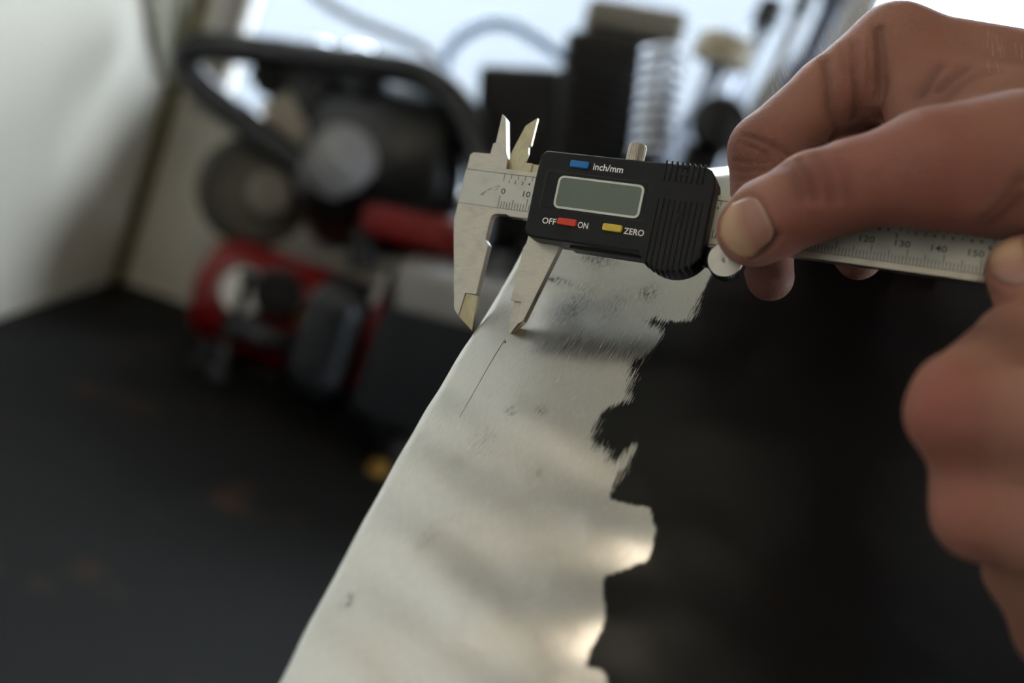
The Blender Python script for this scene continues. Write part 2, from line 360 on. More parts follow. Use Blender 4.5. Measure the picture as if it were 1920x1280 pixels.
uv.data.foreach_set('uv', (AB[li] / 100.0).astype(np.float32).ravel())

def panel_mat():
    m = bpy.data.materials.new('bare metal and black paint'); m.use_nodes = True; nt = m.node_tree; N = nt.nodes; L = nt.links
    N.clear(); out = N.new('ShaderNodeOutputMaterial')
    uvn = N.new('ShaderNodeUVMap'); uvn.uv_map = 'UVMap'
    def noise(sx, sy, detail=3, scale=1.0, rot=0.0):
        mp = N.new('ShaderNodeMapping'); mp.inputs['Scale'].default_value = (sx, sy, 1); mp.inputs['Rotation'].default_value = (0, 0, rot)
        L.new(uvn.outputs[0], mp.inputs[0]); n = N.new('ShaderNodeTexNoise'); n.inputs['Scale'].default_value = scale; n.inputs['Detail'].default_value = detail
        L.new(mp.outputs[0], n.inputs['Vector']); return n.outputs['Fac']
    def math_(op, a, b=None, c=None):
        n = N.new('ShaderNodeMath'); n.operation = op
        for i, v in enumerate((a, b, c)):
            if v is None: continue
            if isinstance(v, (int, float)): n.inputs[i].default_value = v
            else: L.new(v, n.inputs[i])
        return n.outputs[0]
    def mrange(v, a, b, c, d):
        n = N.new('ShaderNodeMapRange'); L.new(v, n.inputs[0])
        for i, k in enumerate((a, b, c, d)): n.inputs[i + 1].default_value = k
        return n.outputs[0]
    def attr(nm):
        n = N.new('ShaderNodeAttribute'); n.attribute_name = nm; return n.outputs['Fac']
    streak = noise(13, 420, 4, rot=0.12); fine = noise(30, 1200, 3, rot=0.12); blotch = noise(4, 5, 1)
    # --- bare metal
    met = N.new('ShaderNodeBsdfPrincipled'); met.inputs['Metallic'].default_value = 1.0
    met.inputs['Anisotropic'].default_value = 0.55
    tg = N.new('ShaderNodeTangent'); tg.direction_type = 'UV_MAP'; tg.uv_map = 'UVMap'; L.new(tg.outputs[0], met.inputs['Tangent'])
    L.new(mrange(streak, 0.3, 0.7, 0.17, 0.28), met.inputs['Roughness'])
    sm = math_('MULTIPLY', attr('smudge'), mrange(noise(40, 160, 5), 0.42, 0.68, 0.0, 1.0))
    speck = mrange(noise(160, 160, 1), 0.76, 0.80, 0.0, 0.7)
    dark = math_('MINIMUM', math_('ADD', sm, speck), 0.92)
    cm = N.new('ShaderNodeMix'); cm.data_type = 'RGBA'
    cv = N.new('ShaderNodeMix'); cv.data_type = 'RGBA'; cv.inputs[6].default_value = (0.56, 0.56, 0.55, 1); cv.inputs[7].default_value = (0.78, 0.77, 0.735, 1)
    L.new(mrange(fine, 0.3, 0.7, 0, 1), cv.inputs[0]); L.new(cv.outputs[2], cm.inputs[6]); cm.inputs[7].default_value = (0.03, 0.028, 0.027, 1); L.new(dark, cm.inputs[0])
    L.new(cm.outputs[2], met.inputs['Base Color'])
    bp = N.new('ShaderNodeBump'); bp.inputs['Strength'].default_value = 0.22; bp.inputs['Distance'].default_value = 0.00004
    L.new(math_('ADD', streak, fine), bp.inputs['Height'])
    bp2 = N.new('ShaderNodeBump'); bp2.inputs['Strength'].default_value = 0.5; bp2.inputs['Distance'].default_value = 0.0008
    L.new(blotch, bp2.inputs['Height']); L.new(bp.outputs[0], bp2.inputs['Normal'])
    L.new(bp2.outputs[0], met.inputs['Normal'])
    # --- satin black paint
    pt = N.new('ShaderNodeBsdfPrincipled'); pt.inputs['Base Color'].default_value = (0.006, 0.006, 0.006, 1); pt.inputs['Roughness'].default_value = 0.30
    pt.inputs['Specular IOR Level'].default_value = 0.24
    # --- ragged, brushed boundary
    v = math_('ADD', attr('paint'), math_('MULTIPLY', math_('SUBTRACT', streak, 0.5), math_('MULTIPLY_ADD', attr('rag'), 15.0, 2.4)))
    v = math_('ADD', v, math_('MULTIPLY', math_('SUBTRACT', fine, 0.5), 1.6))
    k = mrange(v, -0.3, 0.5, 0, 1)
    mx = N.new('ShaderNodeMixShader'); L.new(k, mx.inputs[0]); L.new(met.outputs[0], mx.inputs[1]); L.new(pt.outputs[0], mx.inputs[2]); L.new(mx.outputs[0], out.inputs[0])
    return m
P0 = link('car_panel', me, panel_mat(), smooth=True)
P0.location = Vector(org.tolist())
sol = P0.modifiers.new('thickness', 'SOLIDIFY'); sol.thickness = 0.0009; sol.offset = 1
# make the normals face the camera side, thickness below
nrm = me.polygons[(na // 3) * (nc - 1) + 40].normal
if nrm.dot(cdir(pn)) < 0: me.flip_normals()
sol.offset = -1
tag(P0, 'curved sheet metal panel with a bare sanded strip beside ragged black paint', 'metal panel')
def panel_pt(px, py, lift):
    a, b = plane_ab(px, py); return c2w(crown_pt(a, b, lift - h00)) - P0.location
# scribed line and punch mark
sl = [(947 - 85 * t, 637 + 147 * t - 9 * t * (1 - t)) for t in np.linspace(0, 1, 40)]
V, F = [], []
for i, p in enumerate(sl):
    w = 0.085 - 0.04 * i / 39
    a, b = plane_ab(*p)
    for s in (-1, 1): V.append(c2w(crown_pt(a, b + s * w, 0.05 - h00)) - P0.location)
for i in range(len(sl) - 1): F.append((2 * i, 2 * i + 2, 2 * i + 3, 2 * i + 1))
tag(link('scribe_line', fix(pydata(V, F)), M['engrave'], P0), 'thin scribed line')
a, b = plane_ab(947.5, 642); V = [c2w(crown_pt(a + 0.45 * math.cos(t), b + 0.3 * math.sin(t), 0.03 - h00)) - P0.location for t in np.linspace(0, 2 * math.pi, 13)[:-1]]
tag(link('punch_mark', pydata(V, [tuple(range(12))]), M['engrave'], P0), 'small dark punch dot')

# ------------------------------------------------------------------ the digital caliper (local mm: u along beam, v across, n to the viewer)
CR = np.array([[0.92262792, 0.21217218, -0.32208803], [0.17286709, -0.97399949, -0.14643075], [-0.3447821, 0.07942268, -0.93531671]])
CT = np.array([-4.8657, -45.0982, 336.1487])
u_, v_, n_ = (cdir(CR[:, i]) for i in range(3))
CM = Matrix([u_, v_, n_]).transposed().to_4x4(); CM.translation = c2w(CT)
K = empty('digital_caliper', CM); tag(K, 'digital caliper with black display housing held against the bare metal strip', 'caliper')
mmm = 0.001
def prism(poly, nf, nb):
    """polygon in mm; nf / nb front and back level, single numbers or one per corner"""
    N = len(poly); nf = nf if hasattr(nf, '__len__') else [nf] * N; nb = nb if hasattr(nb, '__len__') else [nb] * N
    V = [(p[0] * mmm, p[1] * mmm, n * mmm) for p, n in zip(poly, nf)] + [(p[0] * mmm, p[1] * mmm, n * mmm) for p, n in zip(poly, nb)]
    F = [tuple(range(N)), tuple(reversed(range(N, 2 * N)))] + [(i, i + N, (i + 1) % N + N, (i + 1) % N) for i in range(N)]
    return fix(pydata(V, F))
def rrect(u0, u1, v0, v1, r, n=5):
    P = []
    for cx, cy, a0 in ((u1 - r, v1 - r, 0), (u0 + r, v1 - r, 90), (u0 + r, v0 + r, 180), (u1 - r, v0 + r, 270)):
        for k in range(n + 1):
            A = math.radians(a0 + 90 * k / n); P.append((cx + r * math.cos(A), cy + r * math.sin(A)))
    return P
TH = -3.6
beam = [(-5.9, 22.3), (-5.8, 32.6), (-4.1, 31.1), (-1.0, 18.4), (-0.1, 16.2), (0.0, 13.7), (214, 13.7), (214, -2.1), (10.9, -2.2), (4.9, -2.4), (3.6, -1.8), (-0.1, -2.1), (-1.1, -2.6), (-1.6, -3.6), (-1.8, -11.3), (-0.4, -12.9), (-0.8, -30.3),
        (-4.8, -30.4), (-5.5, -38.5), (-7.7, -36.2), (-15, -6.2), (-14.8, -0.2), (-14.3, 17.2), (-13.3, 18.1), (-7.0, 18.3), (-6.8, 22.0)]
bmo = link('beam', prism(beam, 0, TH), M['steel'], K, bevel=0.00012, seg=1)
link('jaw_tip', prism([(-4.8, -30.4), (-0.8, -30.3), (-0.2, -42.4), (-5.5, -38.5)], [-0.7, -1.3, -1.7, -0.3], TH), M['steel_gold'], bmo, bevel=0.00006, seg=1)
link('scale_plate', prism([(-14.55, 12.0), (213.5, 12.0), (213.5, 0), (-14.75, 0)], 0.025, -0.5), M['scale'], bmo)
# moving jaws: one slider
sl_low = [(13, -2), (12.9, -10.7), (12.1, -12.0), (11.75, -30.2), (15.4, -30.2), (15.8, -37.7), (17.6, -36.4), (24.7, -9.6), (26.2, -7.6), (30, -6.2), (30, -2)]
jw = link('moving_jaw', prism(sl_low, 0, TH), M['steel'], K, bevel=0.00012, seg=1)
link('jaw_tip', prism([(12.3, -30.2), (15.4, -30.2), (15.8, -37.7), (12.6, -42.5)], [-1.9, -0.9, -0.6, -1.6], TH), M['steel'], jw)
link('jaw_tip', prism([(15.8, -37.7), (17.6, -36.4), (12.6, -42.5)], [-0.1, -0.1, -1.8], TH), M['steel_gold'], jw)
sl_up = [(-0.6, 12.5), (-0.6, 19.9), (2.5, 30.1), (6.3, 33.3), (6.0, 23.4), (5.3, 22.9), (5.7, 20.6), (5.1, 17.3), (8.0, 17.3), (8.0, 12.5)]
link('inside_jaw', prism(sl_up, -2.4, -3.9), M['steel_gold'], jw, bevel=0.0001, seg=1)
link('jaw_foot', prism([(8.0, 17.2), (16, 17.2), (16, 12.5), (8.0, 12.5)], -3.0, -3.9), M['steel_gold'], jw)
# housing
arc = [(62.2 + 11.2 * math.cos(t), -3.2 + 11.2 * math.sin(t)) for t in np.linspace(math.radians(214.5), math.radians(333), 19)]
body = [(15.7, 19.4), (14.2, 17.6), (14.0, 10), (14.2, -7.8), (15.6, -9.3), (17.4, -9.8), (52.2, -9.6)] + arc + [(72.3, -4), (72.3, 14.0), (71.7, 17.2), (70.3, 19.2), (68.2, 20.0), (54.8, 19.7)]
hb = link('housing', prism(body, 8.0, -5.5), M['black_plastic'], K, bevel=0.0013, seg=3)
link('housing_ledge', prism([(29, -10.6), (54, -10.6), (54, -8), (29, -8)], 3.5, -4), M['black_plastic'], hb, bevel=0.0003)
link('slide_bracket', prism([(69, -9.3), (83, -9.0), (83, -4.0), (69, -3.0)], -0.6, -3.4), M['black_plastic'], hb, bevel=0.0002)
link('slide_clip', prism([(71.8, -2.6), (77, -2.6), (77, -3.0), (71.8, -3.0)], 0.2, -1.5), M['turned'], hb)
dp = link('display_surround', prism(rrect(17.7, 52.0, 0.4, 12.7, 1.0), 8.10, 7.2), M['panel_plastic'], hb, bevel=0.00012, seg=1)
# seam round the surround
o_, i_ = rrect(17.45, 52.25, 0.15, 12.95, 1.2), rrect(17.75, 51.95, 0.45, 12.65, 1.0)
def ring(name, outer, inner, n1, n0, m, par, bev=0):
    N = len(outer)
    V = [(p[0] * mmm, p[1] * mmm, n * mmm) for P, n in ((outer, n1), (inner, n1), (outer, n0), (inner, n0)) for p in P]; F = []
    for i in range(N):
        j = (i + 1) % N
        F += [(i, j, N + j, N + i), (i, 2 * N + i, 2 * N + j, j), (N + i, N + j, 3 * N + j, 3 * N + i), (2 * N + i, 3 * N + i, 3 * N + j, 2 * N + j)]
    return link(name, fix(pydata(V, F)), m, par, bevel=bev)
ring('surround_seam', o_, i_, 8.04, 7.5, M['rubber'], dp)
ring('display_bezel', rrect(22.1, 50.8, 0.7, 11.6, 1.9), rrect(22.85, 50.05, 1.45, 10.85, 1.2), 8.35, 7.6, M['bezel'], dp, 0.0001)
link('display', prism(rrect(22.8, 50.1, 1.4, 10.9, 1.2), 8.16, 7.8), M['lcd'], dp)
for nm, u0, u1, v0, v1, m in (('mode_button', 25.0, 31.3, 14.5, 16.9, 'blue'), ('power_button', 24.9, 31.3, -4.6, -2.3, 'red'), ('zero_button', 40.0, 46.4, -4.4, -2.1, 'yellow')):
    tag(link(nm, prism(rrect(u0, u1, v0, v1, 0.6), 9.1, 7.5), M[m], hb, bevel=0.0004, seg=3), m + ' push button')
# ribbed thumb grips
rib_a = prism([(-0.32, 14.1), (0.32, 14.1), (0.32, 20.5), (-0.32, 20.5)], 8.3, 2.5)
for k in range(8):
    o = link('grip_rib', rib_a, M['black_plastic'], hb, bevel=0.00022); o.location.x = (56.0 + k * 1.72) * mmm
for k in range(9):
    u = 55.6 + k * 1.72; low = -3.2 - math.sqrt(max(1.0, 11.75 ** 2 - (u - 62.2) ** 2))
    link('grip_rib', prism([(u - 0.33, low), (u + 0.33, low), (u + 0.33, 8.3), (u - 0.33, 8.3)], 8.3, 0.5), M['black_plastic'], hb, bevel=0.00022)
for (uc, vc, s) in ((62.2, 17.2, 1), (62.6, 3.2, -1)):
    link('grip_arrow', prism([(uc - 1.5, vc - 1.0 * s), (uc + 1.5, vc - 1.0 * s), (uc, vc + 1.4 * s)], 8.42, 7.8), M['panel_plastic'], hb)
    link('grip_arrow', prism([(uc - 0.8, vc + 1.2 * s), (uc + 0.8, vc + 1.2 * s), (uc, vc + 2.5 * s)], 8.42, 7.8), M['panel_plastic'], hb)
# knurled lock screw and thumb roller
def knurled(r, h0, h1, teeth, depth, dome=0.0):
    V, F = [], []; n = teeth * 4; prof = [(0, h0, 0), (1 - 0.06, h0, 0), (1, h0 + 0.05 * (h1 - h0), 1), (1, h1 - 0.08 * (h1 - h0), 1), (0.9, h1, 0), (0.0, h1 + dome, 0)]
    for f_, h, kn in prof:
        for k in range(n):
            A = 2 * math.pi * k / n; rr = r * f_ - (depth if (kn and k % 4 in (0, 3)) else 0)
            V.append((rr * math.cos(A) * mmm, rr * math.sin(A) * mmm, h * mmm))
    for i in range(len(prof) - 1):
        for k in range(n): F.append((i * n + k, i * n + (k + 1) % n, (i + 1) * n + (k + 1) % n, (i + 1) * n + k))
    me = pydata(V, F); bm = bmesh.new(); bm.from_mesh(me); bmesh.ops.remove_doubles(bm, verts=bm.verts, dist=1e-7); bmesh.ops.recalc_face_normals(bm, faces=bm.faces); bm.to_mesh(me); bm.free(); return me
ls = link('lock_screw', knurled(3.0, 0, 7.2, 26, 0.28), M['turned'], K)
ls.matrix_local = Matrix.Translation((43.8 * mmm, 19.3 * mmm, 1.0 * mmm)) @ Matrix.Rotation(-math.pi / 2, 4, 'X')
rl = link('thumb_roller', knurled(5.7, 0, 6.2, 44, 0.22), M['black_metal'], K); rl.location = (79.0 * mmm, -7.2 * mmm, -2.6 * mmm)
cap = link('roller_cap', lathe_me([(0, 0.0), (5.2 * mmm, 0.0), (5.45 * mmm, 0.25 * mmm), (5.3 * mmm, 0.8 * mmm), (1.0 * mmm, 0.85 * mmm), (0, 0.7 * mmm)], 48), M['turned'], rl, bevel=0.0001, seg=1); cap.location = (0, 0, 6.1 * mmm)

# engraved scales
def quad(V, F, u0, u1, v0, v1, n):
    i = len(V); V += [(u0 * mmm, v0 * mmm, n * mmm), (u1 * mmm, v0 * mmm, n * mmm), (u1 * mmm, v1 * mmm, n * mmm), (u0 * mmm, v1 * mmm, n * mmm)]; F.append((i, i + 1, i + 2, i + 3))
V, F = [], []; NM = 0.035; hw = 0.105
for i in range(0, 156):
    L_ = 4.4 if i % 10 == 0 else (3.4 if i % 5 == 0 else 2.4); quad(V, F, i - hw, i + hw, 0.0, L_, NM)
for i in range(0, 62):
    L_ = 2.6 if i % 10 == 0 else 1.6; quad(V, F, i * 2.54 - hw, i * 2.54 + hw, 12 - L_, 12, NM)
quad(V, F, -14.5, 213, 11.9, 12.1, NM); quad(V, F, -14.75, 213, -0.06, 0.08, NM)
link('scale_marks', pydata(V, F), M['engrave'], bmo)
def text_me(s, size, squash=1.0, spacing=1.0, bold=0.0):
    cu = bpy.data.curves.new('text', 'FONT'); cu.body = s; cu.size = 1; cu.space_character = spacing; cu.resolution_u = 3; cu.offset = bold
    o = bpy.data.objects.new('text', cu); COL.objects.link(o)
    bpy.context.view_layer.update()
    me = bpy.data.meshes.new_from_object(o.evaluated_get(bpy.context.evaluated_depsgraph_get())); bpy.data.objects.remove(o); bpy.data.curves.remove(cu)
    me.materials.clear()
    xs = [v.co.x for v in me.vertices]; me.transform(Matrix.Translation((-min(xs), 0, 0)))
    me.transform(Matrix.Diagonal((size * squash, size, size, 1))); return me
parts = []
def put(s, h, u, v, squash=1.0):
    me = text_me(s, h / 0.73 * mmm, squash, bold=0.008); w = max(q.co.x for q in me.vertices)
    parts.append((me, Matrix.Translation((u * mmm - w, v * mmm, NM * mmm))))     # right-aligned at u
put('0', 2.0, 1.5, 5.0, 1.25)
for k in range(10, 160, 10): put(str(k), 2.0, k + (0.55 if k < 100 else 0.4), 5.0, 1.2)
for i in range(1, 61):
    if i % 10 == 0: put(str(i // 10), 1.5, i * 2.54 - 0.25, 7.4, 1.2)
    else: put(str(i % 10), 1.15, i * 2.54 - 0.35, 8.9, 1.2)
link('scale_numbers', join_me(parts), M['engrave'], bmo)
V, F = [], []
for k in range(34):      # greasy smear left of the zero
    t = random.random(); u = -7.5 + 6.3 * t + random.uniform(-.4, .4); v = 3.6 + 4.0 * t + random.uniform(-1.4, .6) * (0.4 + t * 0.6); L_ = random.uniform(0.25, 1.0); w_ = random.uniform(0.03, 0.09); i = len(V)
    V += [((u + a_ * L_ * 0.75 + b_ * w_ * 0.7) * mmm, (v + a_ * L_ * 0.85 - b_ * w_ * 0.7) * mmm, 0.032 * mmm) for a_, b_ in ((0, -1), (0, 1), (1, 1), (1, -1))]; F.append((i, i + 1, i + 2, i + 3))
M['grease'] = mat('grey grease', srgb(84, 82, 78), 0.6)
tag(link('grease_smear', fix(pydata(V, F)), M['grease'], bmo), 'dark grease smear beside the zero', kind='stuff')
for s, u0, u1, v, h in (('inch/mm', 32.7, 42.6, 14.75, 2.3), ('OFF', 19.6, 24.3, -4.75, 2.05), ('ON', 31.7, 35.1, -4.6, 2.05), ('ZERO', 46.9, 53.4, -4.45, 2.05)):
    me = text_me(s, h / 0.73 * mmm, 1.0, bold=0.011); w = max(q.co.x for q in me.vertices)
    me.transform(Matrix.Diagonal(((u1 - u0) * mmm / w, 1, 1, 1)))
    o = link('lettering', me, M['white_print'], hb); o.location = (u0 * mmm, v * mmm, 8.02 * mmm)

# ------------------------------------------------------------------ hands: signed distance shapes, surfaced with surface nets (camera mm)
def smin(a, b, k):
    if k <= 0: return np.minimum(a, b)
    h = np.clip(k - np.abs(a - b), 0, None) / k; return np.minimum(a, b) - h * h * k * 0.25
class Field:
    def __init__(s, lo, hi, h):
        s.h = h; s.lo = np.array(lo, float); s.n = np.ceil((np.array(hi) - s.lo) / h).astype(int) + 1
        s.ax = [s.lo[i] + h * np.arange(s.n[i]) for i in range(3)]
    def new(s): return np.full(s.n, 30.0, np.float32)
    def cone(s, f, a, b, ra, rb, k, flat=None):
        a, b = np.array(a, float), np.array(b, float); m = max(ra, rb) + k + 3
        sl = []
        for i in range(3):
            l, h = min(a[i], b[i]) - m, max(a[i], b[i]) + m
            i0 = max(0, int((l - s.lo[i]) / s.h)); i1 = min(s.n[i], int((h - s.lo[i]) / s.h) + 2)
            if i1 <= i0: return
            sl.append(slice(i0, i1))
        sl = tuple(sl)
        X = s.ax[0][sl[0]][:, None, None]; Y = s.ax[1][sl[1]][None, :, None]; Z = s.ax[2][sl[2]][None, None, :]
        ab = b - a; L2 = ab @ ab + 1e-9
        px, py, pz = X - a[0], Y - a[1], Z - a[2]
        t = np.clip((px * ab[0] + py * ab[1] + pz * ab[2]) / L2, 0, 1)
        dx, dy, dz = px - t * ab[0], py - t * ab[1], pz - t * ab[2]
        d2 = dx * dx + dy * dy + dz * dz
        if flat is not None:                                     # flatten along a direction: (dir, factor)
            w = np.array(flat[0], float); w /= np.linalg.norm(w); q = dx * w[0] + dy * w[1] + dz * w[2]
            d2 = d2 + q * q * (flat[1] ** 2 - 1)
        d = np.sqrt(d2) - (ra + t * (rb - ra))
        f[sl] = smin(f[sl], d.astype(np.float32), k)
def P3(px, py, z): return ray(px, py) * z
def surface_nets(F, f):
    ins = f < 0; n = F.n
    c = np.zeros(n - 1, np.int8)
    for dx in (0, 1):
        for dy in (0, 1):
            for dz in (0, 1): c += ins[dx:n[0] - 1 + dx, dy:n[1] - 1 + dy, dz:n[2] - 1 + dz]
    act = (c > 0) & (c < 8); ids = np.full(n - 1, -1, np.int64); ii = np.argwhere(act); ids[act] = np.arange(len(ii))
    acc = np.zeros((len(ii), 3)); cnt = np.zeros(len(ii))
    cor = [(a, b, d) for a in (0, 1) for b in (0, 1) for d in (0, 1)]
    val = {q: f[ii[:, 0] + q[0], ii[:, 1] + q[1], ii[:, 2] + q[2]] for q in cor}
    for q in cor:
        for ax in range(3):
            if q[ax] == 1: continue
            r = list(q); r[ax] = 1; r = tuple(r)
            a, b = val[q], val[r]; m = (a < 0) != (b < 0); t = np.where(m, a / np.where(m, a - b, 1), 0)
            p = np.array(q, float)[None, :].repeat(len(ii), 0); p[:, ax] += t
            acc[m] += p[m]; cnt[m] += 1
    V = F.lo + (ii + acc / cnt[:, None]) * F.h
    Q = []
    for ax in range(3):
        s0 = [slice(None)] * 3; s1 = [slice(None)] * 3; s0[ax] = slice(0, -1); s1[ax] = slice(1, None)
        a, b = ins[tuple(s0)], ins[tuple(s1)]; e = np.argwhere(a != b); fl = a[tuple(e.T)]
        o1, o2 = (ax + 1) % 3, (ax + 2) % 3
        ok = (e[:, o1] > 0) & (e[:, o2] > 0) & (e[:, o1] < n[o1] - 1) & (e[:, o2] < n[o2] - 1); e, fl = e[ok], fl[ok]
        d1 = np.zeros(3, int); d1[o1] = 1; d2 = np.zeros(3, int); d2[o2] = 1
        q = np.stack([ids[tuple((e - d1 - d2).T)], ids[tuple((e - d2).T)], ids[tuple(e.T)], ids[tuple((e - d1).T)]], 1)
        q[~fl] = q[~fl][:, ::-1]; Q.append(q)
    return V, np.concatenate(Q)
def sample(F, f, P):
    g = (np.asarray(P) - F.lo) / F.h; g = np.clip(g, 0, np.array(F.n) - 1.001); i = g.astype(int); t = g - i
    r = 0
    for a in (0, 1):
        for b in (0, 1):
            for c in (0, 1):
                w = (t[..., 0] if a else 1 - t[..., 0]) * (t[..., 1] if b else 1 - t[..., 1]) * (t[..., 2] if c else 1 - t[..., 2])
                r = r + w * f[i[..., 0] + a, i[..., 1] + b, i[..., 2] + c]
    return r
def grad(F, f, P):
    g = np.stack([sample(F, f, P + d) - sample(F, f, P - d) for d in np.eye(3) * 0.7], -1); return g / (np.linalg.norm(g, axis=-1, keepdims=True) + 1e-9)
def hit(F, f, px, py, z0):
    r = ray(px, py); z = z0; prev = 1
    while z < z0 + 200:
        d = float(sample(F, f, r * z))
        if d < 0:
            for _ in range(8):
                z -= 0.05
                if float(sample(F, f, r * z)) > 0: break
            return r * z
        z += max(0.05, min(d * 0.7, 2.0))
    return None
def groove(V, N, F, f, lines, z0):
    """press skin creases into the surface: lines of (pixels, width mm, depth mm)"""
    dep = np.zeros(len(V))
    for pix, w, depth in lines:
        pts = [hit(F, f, x, y, z0) for x, y in pix]; pts = [p for p in pts if p is not None]
        for i in range(len(pts) - 1):
            a, b = pts[i], pts[i + 1]; ab = b - a; L2 = ab @ ab
            if L2 > 900: continue
            near = np.where(np.all((V > np.minimum(a, b) - 4 * w) & (V < np.maximum(a, b) + 4 * w), 1))[0]
            if not len(near): continue
            t = np.clip(((V[near] - a) @ ab) / (L2 + 1e-9), 0, 1); d = np.linalg.norm(V[near] - a - t[:, None] * ab, axis=1)
            k = depth * np.exp(-(d / w) ** 2); dep[near] = np.where(np.abs(k) > np.abs(dep[near]), k, dep[near])
    V -= N * dep[:, None]; return dep

def skin_mat():
    m = bpy.data.materials.new('skin'); m.use_nodes = True; nt = m.node_tree; N, L = nt.nodes, nt.links; b = N['Principled BSDF']
    tc = N.new('ShaderNodeTexCoord')
    def noise(s, d=4):
        n = N.new('ShaderNodeTexNoise'); n.inputs['Scale'].default_value = s; n.inputs['Detail'].default_value = d; L.new(tc.outputs['Object'], n.inputs['Vector']); return n.outputs['Fac']
    def mix(fac, a, c):
        n = N.new('ShaderNodeMix'); n.data_type = 'RGBA'; L.new(fac, n.inputs[0])
        for i, v in ((6, a), (7, c)):
            if isinstance(v, tuple): n.inputs[i].default_value = v
            else: L.new(v, n.inputs[i])
        return n.outputs[2]
    def attr(nm):
        n = N.new('ShaderNodeAttribute'); n.attribute_name = nm; return n.outputs['Fac']
    base = mix(noise(38), srgb(128, 86, 73), srgb(162, 117, 99))
    red = mix(attr('flush'), base, srgb(140, 72, 64))
    grime = mix(attr('grime'), red, srgb(62, 40, 33))
    L.new(grime, b.inputs['Base Color']); b.inputs['Roughness'].default_value = 0.62; b.inputs['Specular IOR Level'].default_value = 0.28
    b.inputs['Subsurface Weight'].default_value = 0.12; b.inputs['Subsurface Radius'].default_value = (0.004, 0.0015, 0.0008); b.inputs['Subsurface Scale'].default_value = 1.0
    vo = N.new('ShaderNodeTexVoronoi'); vo.inputs['Scale'].default_value = 900; L.new(tc.outputs['Object'], vo.inputs['Vector'])
    bp = N.new('ShaderNodeBump'); bp.inputs['Strength'].default_value = 0.4; bp.inputs['Distance'].default_value = 0.0003; L.new(vo.outputs['Distance'], bp.inputs['Height'])
    bp2 = N.new('ShaderNodeBump'); bp2.inputs['Strength'].default_value = 0.4; bp2.inputs['Distance'].default_value = 0.0005; L.new(noise(260, 5), bp2.inputs['Height']); L.new(bp.outputs[0], bp2.inputs['Normal'])
    L.new(bp2.outputs[0], b.inputs['Normal'])
    return m
def nail_mat():
    m = bpy.data.materials.new('finger nail'); m.use_nodes = True; nt = m.node_tree; N, L = nt.nodes, nt.links; b = N['Principled BSDF']
    at_ = N.new('ShaderNodeAttribute'); at_.attribute_name = 'tip'
    r = N.new('ShaderNodeValToRGB'); e = r.color_ramp.elements; e[0].position = 0.0; e[0].color = srgb(178, 146, 130); e[1].position = 1.0; e[1].color = srgb(184, 144, 114)
    k = e.new(0.12); k.color = srgb(156, 112, 98); k = e.new(0.45); k.color = srgb(160, 112, 92); k = e.new(0.72); k.color = srgb(176, 140, 112)
    L.new(at_.outputs['Fac'], r.inputs[0]); L.new(r.outputs[0], b.inputs['Base Color'])
    b.inputs['Roughness'].default_value = 0.38; b.inputs['Specular IOR Level'].default_value = 0.45
    b.inputs['Subsurface Weight'].default_value = 0.1; b.inputs['Subsurface Radius'].default_value = (0.003, 0.0015, 0.0008); b.inputs['Subsurface Scale'].default_value = 1.0
    return m
M['skin'] = skin_mat(); M['nail'] = nail_mat(); M['hair'] = mat('pale body hair', srgb(225, 205, 180), 0.4)

def make_hand(label, group, F, fing, palm, lines, flush, grime, z0, kpalm=8.0, kf=1.0):
    """fing: list of fingers, each a list of ((px,py,z,r), (px,py,z,r)[, flat]); palm: the same for the hand's body"""
    ff = F.new()
    for fg in fing:
        one = F.new()
        for seg in fg:
            a, b = seg[0], seg[1]; F.cone(one, P3(*a[:3]), P3(*b[:3]), a[3], b[3], 2.5, seg[2] if len(seg) > 2 else None)
        ff = smin(ff, one, kf)
    pp = F.new()
    for seg in palm:
        a, b = seg[0], seg[1]; F.cone(pp, P3(*a[:3]), P3(*b[:3]), a[3], b[3], 12, seg[2] if len(seg) > 2 else None)
    f = smin(ff, pp, kpalm)
    V, Q = surface_nets(F, f)
    N = grad(F, f, V)
    for _ in range(2): V -= N * sample(F, f, V)[:, None] * 0.8
    dep = groove(V, N, F, f, [(p_, w_, d_ * 1.9) for p_, w_, d_ in lines], z0)
    fl = np.zeros(len(V)); gr = np.clip(dep * 0.3, 0, 0.35)
    for arr, spots in ((fl, flush), (gr, grime)):
        for px, py, r, k in spots:
            p = hit(F, f, px, py, z0)
            if p is not None: arr += k * np.exp(-(np.linalg.norm(V - p, axis=1) / r) ** 2)
    base = V.mean(0); o_w = c2w(base)
    Vw = ((V - base) * 0.001) @ M3.T
    me = bpy.data.meshes.new('hand'); me.from_pydata(Vw.tolist(), [], Q.tolist()); me.update()
    for nm, arr in (('flush', np.clip(fl, 0, 1)), ('grime', np.clip(gr, 0, 0.85))):
        a_ = me.attributes.new(nm, 'FLOAT', 'POINT'); a_.data.foreach_set('value', arr.astype(np.float32))
    fix(me)
    o = link('hand', me, M['skin'], smooth=True); o.location = o_w
    tag(o, label, 'hand', group)
    return o, f, base
